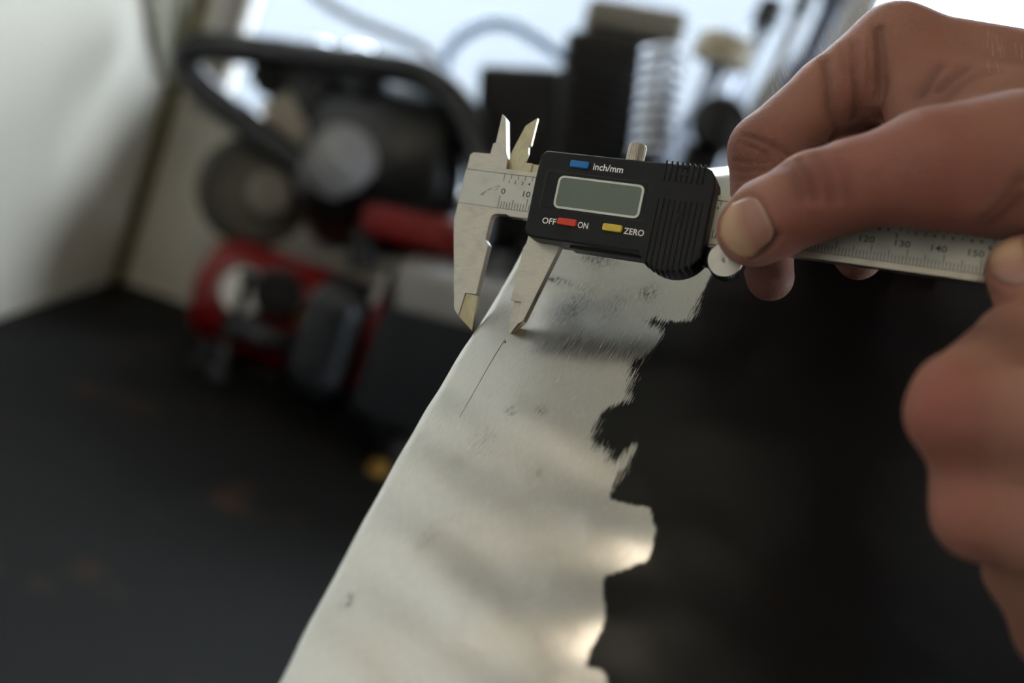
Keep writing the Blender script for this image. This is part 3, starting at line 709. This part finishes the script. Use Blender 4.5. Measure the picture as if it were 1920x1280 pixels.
def make_nail(par, F, f, base, prox, dist, z0, lift=0.3, ns=18, nt_=18, name='thumb_nail'):
    def poly(c, s):
        c = np.array(c, float); L = np.r_[0, np.cumsum(np.linalg.norm(np.diff(c, axis=0), axis=1))]; return np.array([np.interp(s * L[-1], L, c[:, i]) for i in (0, 1)])
    V, tip = [], []
    for j in range(nt_ + 1):
        t = j / nt_
        for i in range(ns + 1):
            s = i / ns; q = poly(prox, s) * (1 - t) + poly(dist, s) * t; p = hit(F, f, q[0], q[1], z0)
            if p is None: p = V[-1] * 1.0 if V else P3(*q, z0)
            else:
                e = min(s, 1 - s) * 2; edge_ = min(1.0, e * 4 + 0.0); p = p + grad(F, f, p[None])[0] * (lift * (0.1 + 0.9 * edge_) * (0.15 + 0.85 * min(1, t * 5)))
            V.append(p); tip.append(t)
    Vw = ((np.array(V) - base) * 0.001) @ M3.T; w = ns + 1
    Fq = [(j * w + i, j * w + i + 1, (j + 1) * w + i + 1, (j + 1) * w + i) for j in range(nt_) for i in range(ns)]
    me = pydata(Vw.tolist(), Fq)
    a_ = me.attributes.new('tip', 'FLOAT', 'POINT'); a_.data.foreach_set('value', np.array(tip, np.float32))
    if me.polygons[len(me.polygons) // 2].normal.dot(cdir((0, 0, -1))) < 0: me.flip_normals()
    o = link(name, me, M['nail'], par, smooth=True)
    sm = o.modifiers.new('thickness', 'SOLIDIFY'); sm.thickness = 0.0005; sm.offset = -1
    tag(o, 'short thumb nail')
    return o

# --- the hand on the slider
vw = (0.0, 0.0, 1.0)
F1 = Field((44, -125, 235), (260, 10, 392), 0.85)
thumb = [((1412, 432, 296, 10.8), (1440, 412, 294, 12.0), ((0.15, 0.1, 1), 1.12)), ((1440, 412, 294, 12.0), (1528, 368, 290, 12.9)), ((1528, 368, 290, 13.0), (1600, 346, 286, 12.8)), ((1600, 346, 286, 12.8), (1740, 312, 281, 15.2)), ((1740, 312, 281, 15.2), (1900, 300, 278, 19))]
index = [((1670, 90, 326, 13.4), (1556, 178, 325, 12.2)), ((1580, 190, 329, 11), (1640, 160, 332, 11)), ((1556, 178, 325, 12.2), (1436, 282, 325, 11.9)), ((1436, 282, 325, 11.9), (1428, 420, 323, 9.7)), ((1428, 420, 323, 9.7), (1444, 520, 320, 7.6))]
middle = [((1722, 112, 352, 12.5), (1640, 190, 354, 11.0)), ((1640, 190, 354, 11.0), (1575, 310, 350, 10.5)), ((1575, 310, 350, 10.5), (1570, 420, 341, 9.0)), ((1570, 420, 341, 9.0), (1610, 482, 332, 7.6))]
ringf = [((1800, 120, 362, 12.5), (1700, 250, 362, 11)), ((1700, 250, 362, 11), (1640, 360, 354, 10)), ((1640, 360, 354, 10), (1690, 470, 346, 7.8))]
little = [((1880, 150, 370, 11.5), (1800, 280, 364, 10)), ((1800, 280, 364, 10), (1760, 380, 360, 9)), ((1760, 380, 360, 9), (1800, 450, 356, 7.5))]
palm1 = [((1690, 92, 328, 12.5), (2060, 215, 318, 22)), ((1745, 130, 350, 14), (2080, 240, 335, 22)), ((1830, 160, 366, 14), (2100, 270, 350, 20)),
         ((1760, 320, 280, 15), (2080, 330, 290, 24)), ((1815, 215, 310, 14), (2040, 270, 302, 22)), ((1698, 110, 324, 8), (1704, 190, 317, 7)), ((1704, 190, 317, 7), (1745, 262, 300, 8)), ((1745, 150, 318, 9), (1850, 230, 304, 13)),
         ((2060, 260, 325, 27), (2460, 330, 320, 34)), ((1900, 330, 320, 20), (2080, 300, 320, 24))]
lines1 = [([(1546, 112), (1553, 150), (1557, 200), (1561, 262)], 1.8, 0.75), ([(1602, 80), (1604, 130), (1606, 180), (1606, 215)], 1.7, 0.5), ([(1648, 55), (1653, 100), (1654, 160), (1650, 228)], 1.9, 1.0), ([(1575, 85), (1585, 115), (1588, 150)], 1.0, 0.2), ([(1628, 70), (1632, 110), (1630, 160)], 1.0, 0.25), ([(1520, 95), (1538, 108), (1546, 125)], 1.2, 0.2),
          ([(1716, 212), (1730, 175), (1762, 125)], 2.0, 0.6), ([(1735, 205), (1765, 165), (1810, 128)], 2.2, 0.6), ([(1770, 190), (1810, 152), (1860, 135)], 2.4, 0.4),
          ([(1392, 252), (1420, 260), (1450, 273), (1480, 290)], 0.9, 0.5), ([(1385, 266), (1415, 278), (1440, 294)], 0.7, 0.3), ([(1376, 300), (1400, 304), (1440, 302)], 0.6, 0.25), ([(1374, 318), (1400, 322), (1430, 318)], 0.6, 0.2), ([(1374, 335), (1395, 338), (1415, 334)], 0.6, 0.2),
          ([(1472, 306), (1490, 335), (1502, 366)], 2.2, 0.6), ([(1498, 296), (1518, 330), (1528, 368)], 2.0, 0.65), ([(1530, 290), (1552, 322), (1562, 368)], 2.2, 0.5), ([(1566, 292), (1586, 325), (1594, 365)], 2.4, 0.35),
          ([(1408, 362), (1425, 372), (1438, 398), (1450, 425), (1459, 442)], 0.8, 0.4), ([(1459, 443), (1440, 466), (1412, 482)], 1.0, 0.9), ([(1376, 376), (1395, 366), (1412, 361)], 0.7, 0.4),
          ([(1860, 420), (1890, 395), (1915, 370)], 2.2, 0.6), ([(1840, 415), (1880, 375), (1915, 340)], 2.4, 0.5)]
flush1 = [(1535, 335, 10, .45), (1400, 285, 12, .5), (1640, 340, 22, .3), (1820, 330, 22, .45), (1730, 90, 16, .25), (1560, 170, 12, .25), (1440, 510, 12, .4), (1470, 430, 10, .35)]
grime1 = [(1396, 320, 9, .35), (1390, 260, 9, .2), (1505, 335, 7, .15), (1440, 530, 12, .55), (1610, 510, 10, .5), (1440, 200, 12, .12), (1720, 185, 8, .2)]
H1, f1, base1 = make_hand('hand with thumb and forefinger pinching the caliper beam beside the housing', None, F1, [thumb, index, middle, ringf, little], palm1, lines1, flush1, grime1, 236)
make_nail(H1, F1, f1, base1, [(1402, 370), (1418, 372), (1430, 386), (1441, 408), (1450, 430), (1446, 448), (1436, 460)], [(1374, 381), (1354, 410), (1351, 440), (1364, 464), (1386, 479), (1412, 481)], 236)

# fine pale hairs along the forefinger and the wrist
parts = []
def hair(px, py, ang, ln, z0=236):
    p = hit(F1, f1, px, py, z0)
    if p is None: return
    n = grad(F1, f1, p[None])[0]; d = np.array([math.cos(ang), -math.sin(ang), -0.1]); d = d / np.linalg.norm(d) + n * 0.7
    pts = [p, p + d * ln * 0.45 + n * 0.25 * ln, p + d * ln * 0.9 + np.array([0.12 * ln, -0.10 * ln, 0])]
    parts.append((tube_me([Vector(((q - base1) * 0.001) @ M3.T) for q in pts], [0.000032, 0.00003, 0.000015], 3), I4))
for k in range(70):
    t = random.random(); px = 1650 - t * 200; py = 10 + t * 180
    for st in range(0, 80, 2):                       # walk in from the bright side until the finger's outline
        q = (px - 30 + 0.6 * st, py - 40 + 0.8 * st)
        if hit(F1, f1, q[0], q[1], 300) is not None:
            hair(q[0] + 1.5, q[1] + 2.0, random.uniform(1.5, 2.3), random.uniform(1.8, 4.6), 300); break
for k in range(14): hair(random.uniform(1850, 1918), random.uniform(66, 150), random.uniform(1.9, 2.6), random.uniform(1.5, 3.0))
if parts:
    tag(link('fine_hair', join_me(parts), M['hair'], H1), 'fine pale hairs catching the window light', kind='stuff')

# --- the second hand, thumb on the end of the beam
F2 = Field((66, -34, 170), (250, 135, 330), 0.95)
thumb2 = [((1918, 508, 269, 9.7), (1950, 528, 268, 11.2), ((0.1, 0.1, 1), 1.1)), ((1950, 528, 268, 11.2), (2060, 590, 262, 12)), ((2060, 590, 262, 12), (2200, 700, 250, 14))]
index2 = [((1905, 640, 252, 9.4), (1800, 745, 236, 10.6)), ((1800, 745, 236, 10.6), (1798, 775, 232, 11.6)), ((1798, 775, 232, 11.6), (2010, 800, 222, 12.5)), ((1905, 640, 252, 9.4), (1990, 590, 280, 8.0))]
middle2 = [((1950, 840, 248, 9.5), (1830, 930, 235, 9.8)), ((1830, 930, 235, 9.8), (1838, 965, 232, 10.4)), ((1838, 965, 232, 10.4), (2020, 1000, 222, 12))]
ring2 = [((1970, 980, 250, 9), (1925, 1070, 240, 9.2)), ((1925, 1070, 240, 9.4), (2050, 1130, 226, 11.5))]
little2 = [((2020, 1110, 250, 8), (1975, 1190, 240, 8.5)), ((1975, 1190, 240, 8.5), (2100, 1250, 232, 10))]
palm2 = [((2020, 800, 224, 13), (2260, 850, 226, 22)), ((2030, 1000, 226, 12), (2270, 980, 228, 22)), ((2060, 1130, 230, 11), (2280, 1080, 232, 20)), ((2200, 720, 246, 15), (2300, 850, 236, 22)), ((2280, 930, 235, 24), (2700, 1080, 250, 32))]
lines2 = [([(1852, 507), (1876, 526), (1905, 533)], 0.8, 0.4)]
flush2 = [(1745, 780, 12, .6), (1800, 960, 10, .5), (1790, 700, 10, .3), (1880, 560, 8, .3)]
H2, f2, base2 = make_hand('blurred fist with its thumb pressed on the free end of the caliper beam', None, F2, [thumb2, index2, middle2, ring2, little2], palm2, lines2, flush2, [(1870, 620, 10, .3), (1820, 620, 9, .3)], 172, 10.0, 10.0)
make_nail(H2, F2, f2, base2, [(1858, 508), (1880, 526), (1905, 531), (1930, 522)], [(1856, 486), (1866, 466), (1886, 452), (1915, 446)], 172)

# ------------------------------------------------------------------ the red compressor
def frame_at(px, py, z, yaw=0.0):
    """upright frame standing on the bench under the point seen at this pixel"""
    p = at(px, py, z); return Matrix.Translation((p.x, p.y, BENCH)) @ Matrix.Rotation(yaw, 4, 'Z')
C = empty('air_compressor', frame_at(545, 560, 1260)); tag(C, 'small red air compressor with a black tubular carry frame by the window', 'compressor')
Ci = C.matrix_world.inverted()
def cl(px, py, z): return Ci @ at(px, py, z)
tank_c = cl(520, 508, 1260)
def cyl(name, a, b, prof, m, par, n=36, **k):
    """turned body from a to b; prof: (radius, fraction along)"""
    a, b = Vector(a), Vector(b); L_ = (b - a).length
    o = link(name, lathe_me([(r, t * L_) for r, t in prof], n), m, par, smooth=True, **k)
    o.matrix_local = Matrix.Translation(a) @ (b - a).to_track_quat('Z', 'Y').to_matrix().to_4x4(); return o
# tank lying along the bench
ta, tb = Vector((-0.115, -0.005, 0.085)), Vector((0.21, 0.02, 0.085))
cyl('tank', ta, tb, [(0, 0), (0.03, 0.005), (0.055, 0.03), (0.068, 0.09), (0.07, 0.14), (0.07, 0.86), (0.068, 0.91), (0.055, 0.97), (0.03, 0.995), (0, 1)], M['red_metal'], C)
for x in (-0.07, 0.16):
    for y in (-0.05, 0.06):
        link('foot', tube_me([(x, y, 0), (x, y, 0.035)], [0.014, 0.011], 12), M['rubber'], C)
# carry frame: a rounded loop of tube that climbs over the pump
loop = [cl(682, 505, 1230), cl(672, 420, 1225), cl(610, 345, 1220), cl(480, 245, 1220), cl(385, 170, 1225), cl(348, 125, 1230), cl(362, 93, 1220), cl(410, 88, 1210), cl(560, 105, 1195), cl(700, 122, 1180), cl(790, 140, 1175), cl(850, 182, 1170), cl(888, 250, 1170), cl(902, 330, 1170), cl(897, 420, 1175), cl(880, 500, 1190)]
link('carry_frame', tube_me(smooth_path(loop, 8), 0.0185, 14), M['black_metal'], C, smooth=True)
# fan cover, motor, pump head
def disc_facing(name, px, py, z, r, depth, m, par, prof=None, dirv=None):
    c = cl(px, py, z); d = (Ci.to_3x3() @ Vector(dirv)).normalized() if dirv else (cl(px, py, z - 50) - c).normalized()
    prof = prof or [(0, 0), (r * 0.92, 0), (r, 0.15), (r, 0.85), (r * 0.9, 1), (0, 1)]
    o = link(name, lathe_me([(a, b * depth) for a, b in prof], 36), m, par, smooth=False, bevel=0.002)
    o.matrix_local = Matrix.Translation(c) @ d.to_track_quat('Z', 'Y').to_matrix().to_4x4(); return o
fan = disc_facing('fan_cover', 478, 360, 1285, 0.072, 0.03, M['olive_grey'], C)
for k, rr in enumerate((0.062, 0.05)):
    o = link('cover_ring', tube_me([(rr * math.cos(a), rr * math.sin(a), 0.031) for a in np.linspace(0, 2 * math.pi, 33)[:-1]], 0.0022, 6, closed=True), M['black_metal'], fan)
disc_facing('fan_hub', 505, 362, 1248, 0.028, 0.02, M['cast'], C)
ma, mb = cl(590, 295, 1275), cl(868, 332, 1275)
cyl('motor', ma, mb, [(0, 0), (0.07, 0.0), (0.10, 0.05), (0.112, 0.15), (0.114, 0.85), (0.10, 0.97), (0, 1)], M['black_metal'], C)
ph = link('pump_head', lathe_me([(0, -0.05), (0.028, -0.05), (0.032, -0.044), (0.032, 0.04), (0.024, 0.05), (0, 0.05)], 28), M['alum'], C, bevel=0.008); ph.matrix_local = Matrix.Translation(cl(632, 312, 1180)) @ Matrix.Rotation(0.5, 4, 'Y') @ Matrix.Rotation(1.0, 4, 'X')
for k in range(5):
    o = link('cooling_fin', lathe_me([(0, -0.0025), (0.039, -0.0025), (0.039, 0.0025), (0, 0.0025)], 28), M['alum'], ph); o.location.z = -0.045 + k * 0.02
lb = link('label_card', box_me(-0.045, 0.045, -0.002, 0.002, -0.022, 0.022), M['cream'], C, bevel=0.001); lb.matrix_local = Matrix.Translation(cl(545, 245, 1230)) @ Matrix.Rotation(0.75, 4, 'Y')
sw = link('switch_box', box_me(-0.075, 0.075, -0.04, 0.04, -0.035, 0.035), M['black_metal'], C, bevel=0.012, seg=3); sw.matrix_local = Matrix.Translation(cl(590, 180, 1260)) @ Matrix.Rotation(0.35, 4, 'Y')
kb = disc_facing('switch_knob', 505, 150, 1240, 0.02, 0.035, M['black_metal'], C)
for px, py, s in ((590, 150, 0.028), (668, 160, 0.032)):
    o = link('intake_filter', lathe_me([(0, 0), (s, 0), (s, 0.03), (s * 0.7, 0.045), (0, 0.05)], 24), M['chrome'], C, smooth=True); o.location = cl(px, py, 1220)
sh = link('red_shroud', box_me(-0.07, 0.07, -0.04, 0.04, -0.022, 0.022), M['red_metal'], C, bevel=0.012, seg=3); sh.matrix_local = Matrix.Translation(cl(790, 425, 1220)) @ Matrix.Rotation(-0.1, 4, 'Y')
# gauge, regulator, brass fitting at the front of the tank
gdir = (cl(455, 545, 1130) - cl(455, 545, 1180)).normalized()
g = disc_facing('pressure_gauge', 457, 545, 1192, 0.031, 0.022, M['black_metal'], C)
o = link('dial', lathe_me([(0, 0.0222), (0.0275, 0.0222), (0.0275, 0.0235), (0, 0.0235)], 32), M['white'], g)
link('needle', box_me(-0.0012, 0.0012, -0.006, 0.02, 0.0236, 0.0246), M['black_metal'], g)
disc_facing('regulator_knob', 522, 548, 1195, 0.03, 0.035, M['black_metal'], C)
cyl('gauge_pipe', cl(457, 545, 1205), cl(480, 540, 1240), [(0.006, 0), (0.006, 1)], M['brass'], C, 12)
cyl('brass_coupler', cl(575, 598, 1185), cl(560, 575, 1230), [(0.007, 0), (0.01, 0.2), (0.01, 0.6), (0.014, 0.65), (0.014, 1)], M['brass'], C, 16)

# ------------------------------------------------------------------ bench vise
Vx = empty('bench_vise', frame_at(815, 620, 1122)); tag(Vx, 'low dark grey bench vise with pale worn top just behind the metal strip', 'vise')
Vi = Vx.matrix_world.inverted()
def vl(px, py, z): return Vi @ at(px, py, z)
top = vl(850, 500, 1122).z
link('vise_base', lathe_me([(0, 0), (0.05, 0), (0.05, 0.02), (0.042, 0.035), (0.04, 0.06), (0, 0.06)], 32), M['vise_dark'], Vx, smooth=False, bevel=0.003).location.x = 0.035
link('vise_body', box_me(-0.06, 0.10, -0.05, 0.05, 0.05, top - 0.03), M['vise_dark'], Vx, bevel=0.012, seg=3)
an = link('anvil', box_me(-0.055, 0.095, -0.052, 0.05, -0.035, 0.015), M['vise_pale'], Vx, bevel=0.008, seg=3); an.matrix_local = Matrix.Translation((0, 0, top - 0.016)) @ Matrix.Rotation(-0.12, 4, 'Y')
link('front_jaw', box_me(-0.14, -0.075, -0.055, 0.055, 0.05, top - 0.055), M['vise_dark'], Vx, bevel=0.025, seg=4)
link('jaw_plate', box_me(-0.074, -0.066, -0.055, 0.055, top - 0.06, top - 0.028), M['vise_pale'], Vx, bevel=0.002)
cyl('lead_screw', (-0.225, 0, 0.085), (-0.13, 0, 0.085), [(0.014, 0), (0.014, 1)], M['vise_dark'], Vx, 16)
cyl('handle_bar', (-0.215, 0, 0.02), (-0.215, 0, 0.15), [(0, 0), (0.011, 0), (0.011, 0.06), (0.006, 0.07), (0.006, 0.93), (0.011, 0.94), (0.011, 1), (0, 1)], M['vise_dark'], Vx, 16)

# ------------------------------------------------------------------ black machine with finned housing
G = empty('machine', frame_at(1130, 250, 1230, 0.0)); tag(G, 'black machine with finned housing and grey top standing behind the caliper', 'machine')
Gi = G.matrix_world.inverted()
def gl_(px, py, z): return Gi @ at(px, py, z)
def boxpix(name, x0, x1, y0, y1, z, depth, m, par, inv, bevel=0.006, roll=0.0, seg=2):
    """box standing upright whose front face covers roughly this part of the view"""
    c = inv @ at((x0 + x1) / 2, (y0 + y1) / 2, z); w = (x1 - x0) / FPX * z * 0.001; h = (y1 - y0) / FPX * z * 0.001
    o = link(name, box_me(-w / 2, w / 2, 0, depth, -h / 2, h / 2), m, par, bevel=bevel, seg=seg); o.matrix_local = Matrix.Translation(c) @ Matrix.Rotation(roll, 4, 'Y'); return o
ped_top = gl_(1120, 330, 1230).z
link('pedestal', box_me(-0.05, 0.085, 0.0, 0.10, 0, max(0.05, ped_top)), M['black_metal'], G, bevel=0.01)
boxpix('side_housing', 888, 1075, 128, 480, 1285, 0.07, M['black_metal'], G, Gi, 0.012, -0.30, 3)
mh = boxpix('main_housing', 1045, 1268, 70, 330, 1215, 0.11, M['black_metal'], G, Gi, 0.010, -0.22, 3)
for k in range(8):
    boxpix('cooling_fin', 1052 + k * 4, 1252 + k * 1, 128 + k * 22, 137 + k * 22, 1200, 0.03, M['black_metal'], G, Gi, 0.002, -0.12)
boxpix('grey_lid', 1098, 1290, 5, 66, 1220, 0.11, M['cast'], G, Gi, 0.012, -0.20, 3)
for k in range(9):
    boxpix('lid_slot', 1075 + k * 20, 1086 + k * 20, 62 + k * 3, 96 + k * 3, 1205, 0.02, M['black_metal'], G, Gi, 0.002, -0.2)

# shiny parts to the right of the machine
S = empty('coil_spring', frame_at(1222, 200, 1095)); tag(S, 'shiny coil spring standing beside the black finned machine', 'spring')
Si = S.matrix_world.inverted(); p0, p1 = Si @ at(1218, 300, 1095), Si @ at(1244, 95, 1095)
pts = []
ax = (p1 - p0); s1 = ax.orthogonal().normalized(); s2 = ax.normalized().cross(s1)
for k in range(9 * 16): 
    t = k / (9 * 16 - 1); A = 2 * math.pi * k / 16; pts.append(p0 + ax * t + (s1 * math.cos(A) + s2 * math.sin(A)) * 0.022)
link('coil', tube_me(pts, 0.0045, 8), M['chrome'], S, smooth=True)
cyl('spring_rod', (p0.x, p0.y, 0), p0 + Vector((0, 0, 0.002)), [(0.0, 0), (0.022, 0), (0.022, 0.05), (0.012, 0.07), (0.012, 0.97), (0.026, 0.98), (0.026, 1), (0, 1)], M['black_metal'], S, 20)
def post(name, label, cat, px, py0, py1, z, r, m, capm, knob=None):
    E = empty(name, frame_at(px, (py0 + py1) / 2, z)); tag(E, label, cat); Ei = E.matrix_world.inverted()
    hi = (Ei @ at(px, py0, z)).z
    link('body', lathe_me([(0, 0), (r * 1.2, 0), (r * 1.2, hi * 0.12), (r, hi * 0.2), (r, hi * 0.78), (r * 0.8, hi * 0.85), (r * 0.42, hi * 0.9), (r * 0.42, hi), (0, hi)], 32), m, E, smooth=True)
    if knob:
        o = link('cap', lathe_me([(0, 0), (knob * 0.9, 0), (knob, 0.006), (knob, 0.03), (knob * 0.8, 0.036), (0, 0.036)], 32), capm, E, smooth=False, bevel=0.002); o.location.z = hi
    return E
M['canister'] = mat('translucent white plastic', srgb(215, 222, 235), 0.3, 0.0, Transmission_Weight=0.75)
M['beige'] = mat('beige plastic', srgb(170, 158, 132), 0.45)
post('canister', 'translucent white canister with beige cap beside the coil spring', 'canister', 1312, 112, 300, 1160, 0.028, M['canister'], M['beige'], 0.034)
post('bottle', 'tall translucent white bottle behind the forefinger, nearest the window post', 'bottle', 1388, 40, 260, 1240, 0.024, M['canister'], M['black_metal'], 0.016)
post('tall_can', 'slim dark grey can standing between the white bottle and the blue grey jug', 'can', 1456, 20, 230, 1190, 0.014, M['cast'], M['black_metal'], 0.010)
M['jug'] = mat('blue grey plastic', srgb(120, 130, 150), 0.35, 0.0, Transmission_Weight=0.35)
post('plastic_jug', 'blue grey plastic jug behind the raised forefinger knuckle', 'jug', 1516, -10, 230, 1290, 0.040, M['jug'], M['cast'], 0.022)
D = empty('grinding_wheel', frame_at(1342, 240, 1060)); tag(D, 'dark round wheel on a stand low beside the white canister', 'wheel'); Di = D.matrix_world.inverted()
wc = Di @ at(1342, 240, 1060); dd = (Di.to_3x3() @ cdir((0.25, -0.1, -1))).normalized()
o = link('wheel', lathe_me([(0, 0), (0.026, 0), (0.032, 0.005), (0.032, 0.02), (0.026, 0.025), (0.01, 0.025), (0.01, 0.03), (0, 0.03)], 36), M['black_metal'], D, bevel=0.002); o.matrix_local = Matrix.Translation(wc) @ dd.to_track_quat('Z', 'Y').to_matrix().to_4x4()
link('stand', box_me(wc.x - 0.02, wc.x + 0.02, wc.y - 0.0, wc.y + 0.03, 0, wc.z - 0.02), M['black_metal'], D, bevel=0.004)
link('stand_foot', box_me(wc.x - 0.02, wc.x + 0.035, wc.y - 0.03, wc.y + 0.045, 0, 0.012), M['black_metal'], D, bevel=0.004)

# hoses against the window
hz = [at(835, 150, 1335), at(838, 105, 1335), at(870, 66, 1335), at(920, 45, 1335), at(965, 50, 1335), at(1010, 75, 1335), at(1060, 110, 1335)]
h0 = at(838, 105, 1335)
A_ = tag(link('air_hose', tube_me([Vector(p) - h0 for p in smooth_path(hz, 8)], 0.0085, 12), M['blue_hose'], smooth=True), 'pale blue air hose arching over the black machine', 'hose'); A_.location = h0
cz = [at(420, -190, 1290), at(500, -95, 1300), at(560, -40, 1310), at(610, 5, 1310), at(680, 42, 1310), at(750, 70, 1310), at(800, 95, 1305), at(822, 135, 1300)]
A_ = tag(link('power_cable', tube_me([Vector(p) - cz[0] for p in smooth_path(cz, 8)], 0.007, 10), M['grey_hose'], smooth=True), 'grey cable sagging across the bright window', 'cable'); A_.location = cz[0]

# small scraps on the bench
def scrap(name, px, py, size, m, label, cat):
    p = on_plane(px, py, 2, BENCH); n = 9; V, F = [], []
    for j in range(n):
        for i in range(n):
            x, y = (i / (n - 1) - .5) * size, (j / (n - 1) - .5) * size * 0.6
            V.append((x + random.uniform(-1, 1) * size * .03, y + random.uniform(-1, 1) * size * .03, 0.002 + 0.006 * abs(math.sin(i * 1.3) * math.cos(j * 1.7))))
    for j in range(n - 1):
        for i in range(n - 1): a = j * n + i; F.append((a, a + 1, a + 1 + n, a + n))
    o = link(name, pydata(V, F), m); o.location = p; s = o.modifiers.new('thickness', 'SOLIDIFY'); s.thickness = 0.0012; tag(o, label, cat); return o
M['paper'] = mat('crumpled grey foil', srgb(120, 118, 116), 0.5, 0.4, noise=0.1)
M['ochre'] = mat('ochre plastic', srgb(150, 112, 40), 0.5)
scrap('foil_scrap', 490, 697, 0.035, M['paper'], 'small crumpled grey foil scrap on the bench', 'scrap')
c0 = on_plane(708, 884, 2, BENCH)
o = tag(link('plastic_plug', lathe_me([(0, 0), (0.011, 0), (0.011, 0.008), (0.009, 0.010), (0, 0.010)], 24), M['ochre']), 'small ochre plastic plug on the bench beside the metal edge', 'plug'); o.location = c0

# olive board hanging in the corner
bp_ = [at(262, -100, 1120), at(348, -100, 1240), at(346, 150, 1362), at(306, 165, 1345)]; bo = bp_[3]; bt = cdir((0, 0, 1)) * 0.006
Vb = [p - bo for p in bp_] + [p - bo + bt for p in bp_]
o = tag(link('hanging_board', fix(pydata(Vb, [(0, 1, 2, 3), (7, 6, 5, 4), (0, 4, 5, 1), (1, 5, 6, 2), (2, 6, 7, 3), (3, 7, 4, 0)])), M['board_and_shade'], bevel=0.002), 'narrow olive board hanging on the left wall in the corner above the compressor frame', 'board'); o.location = bo
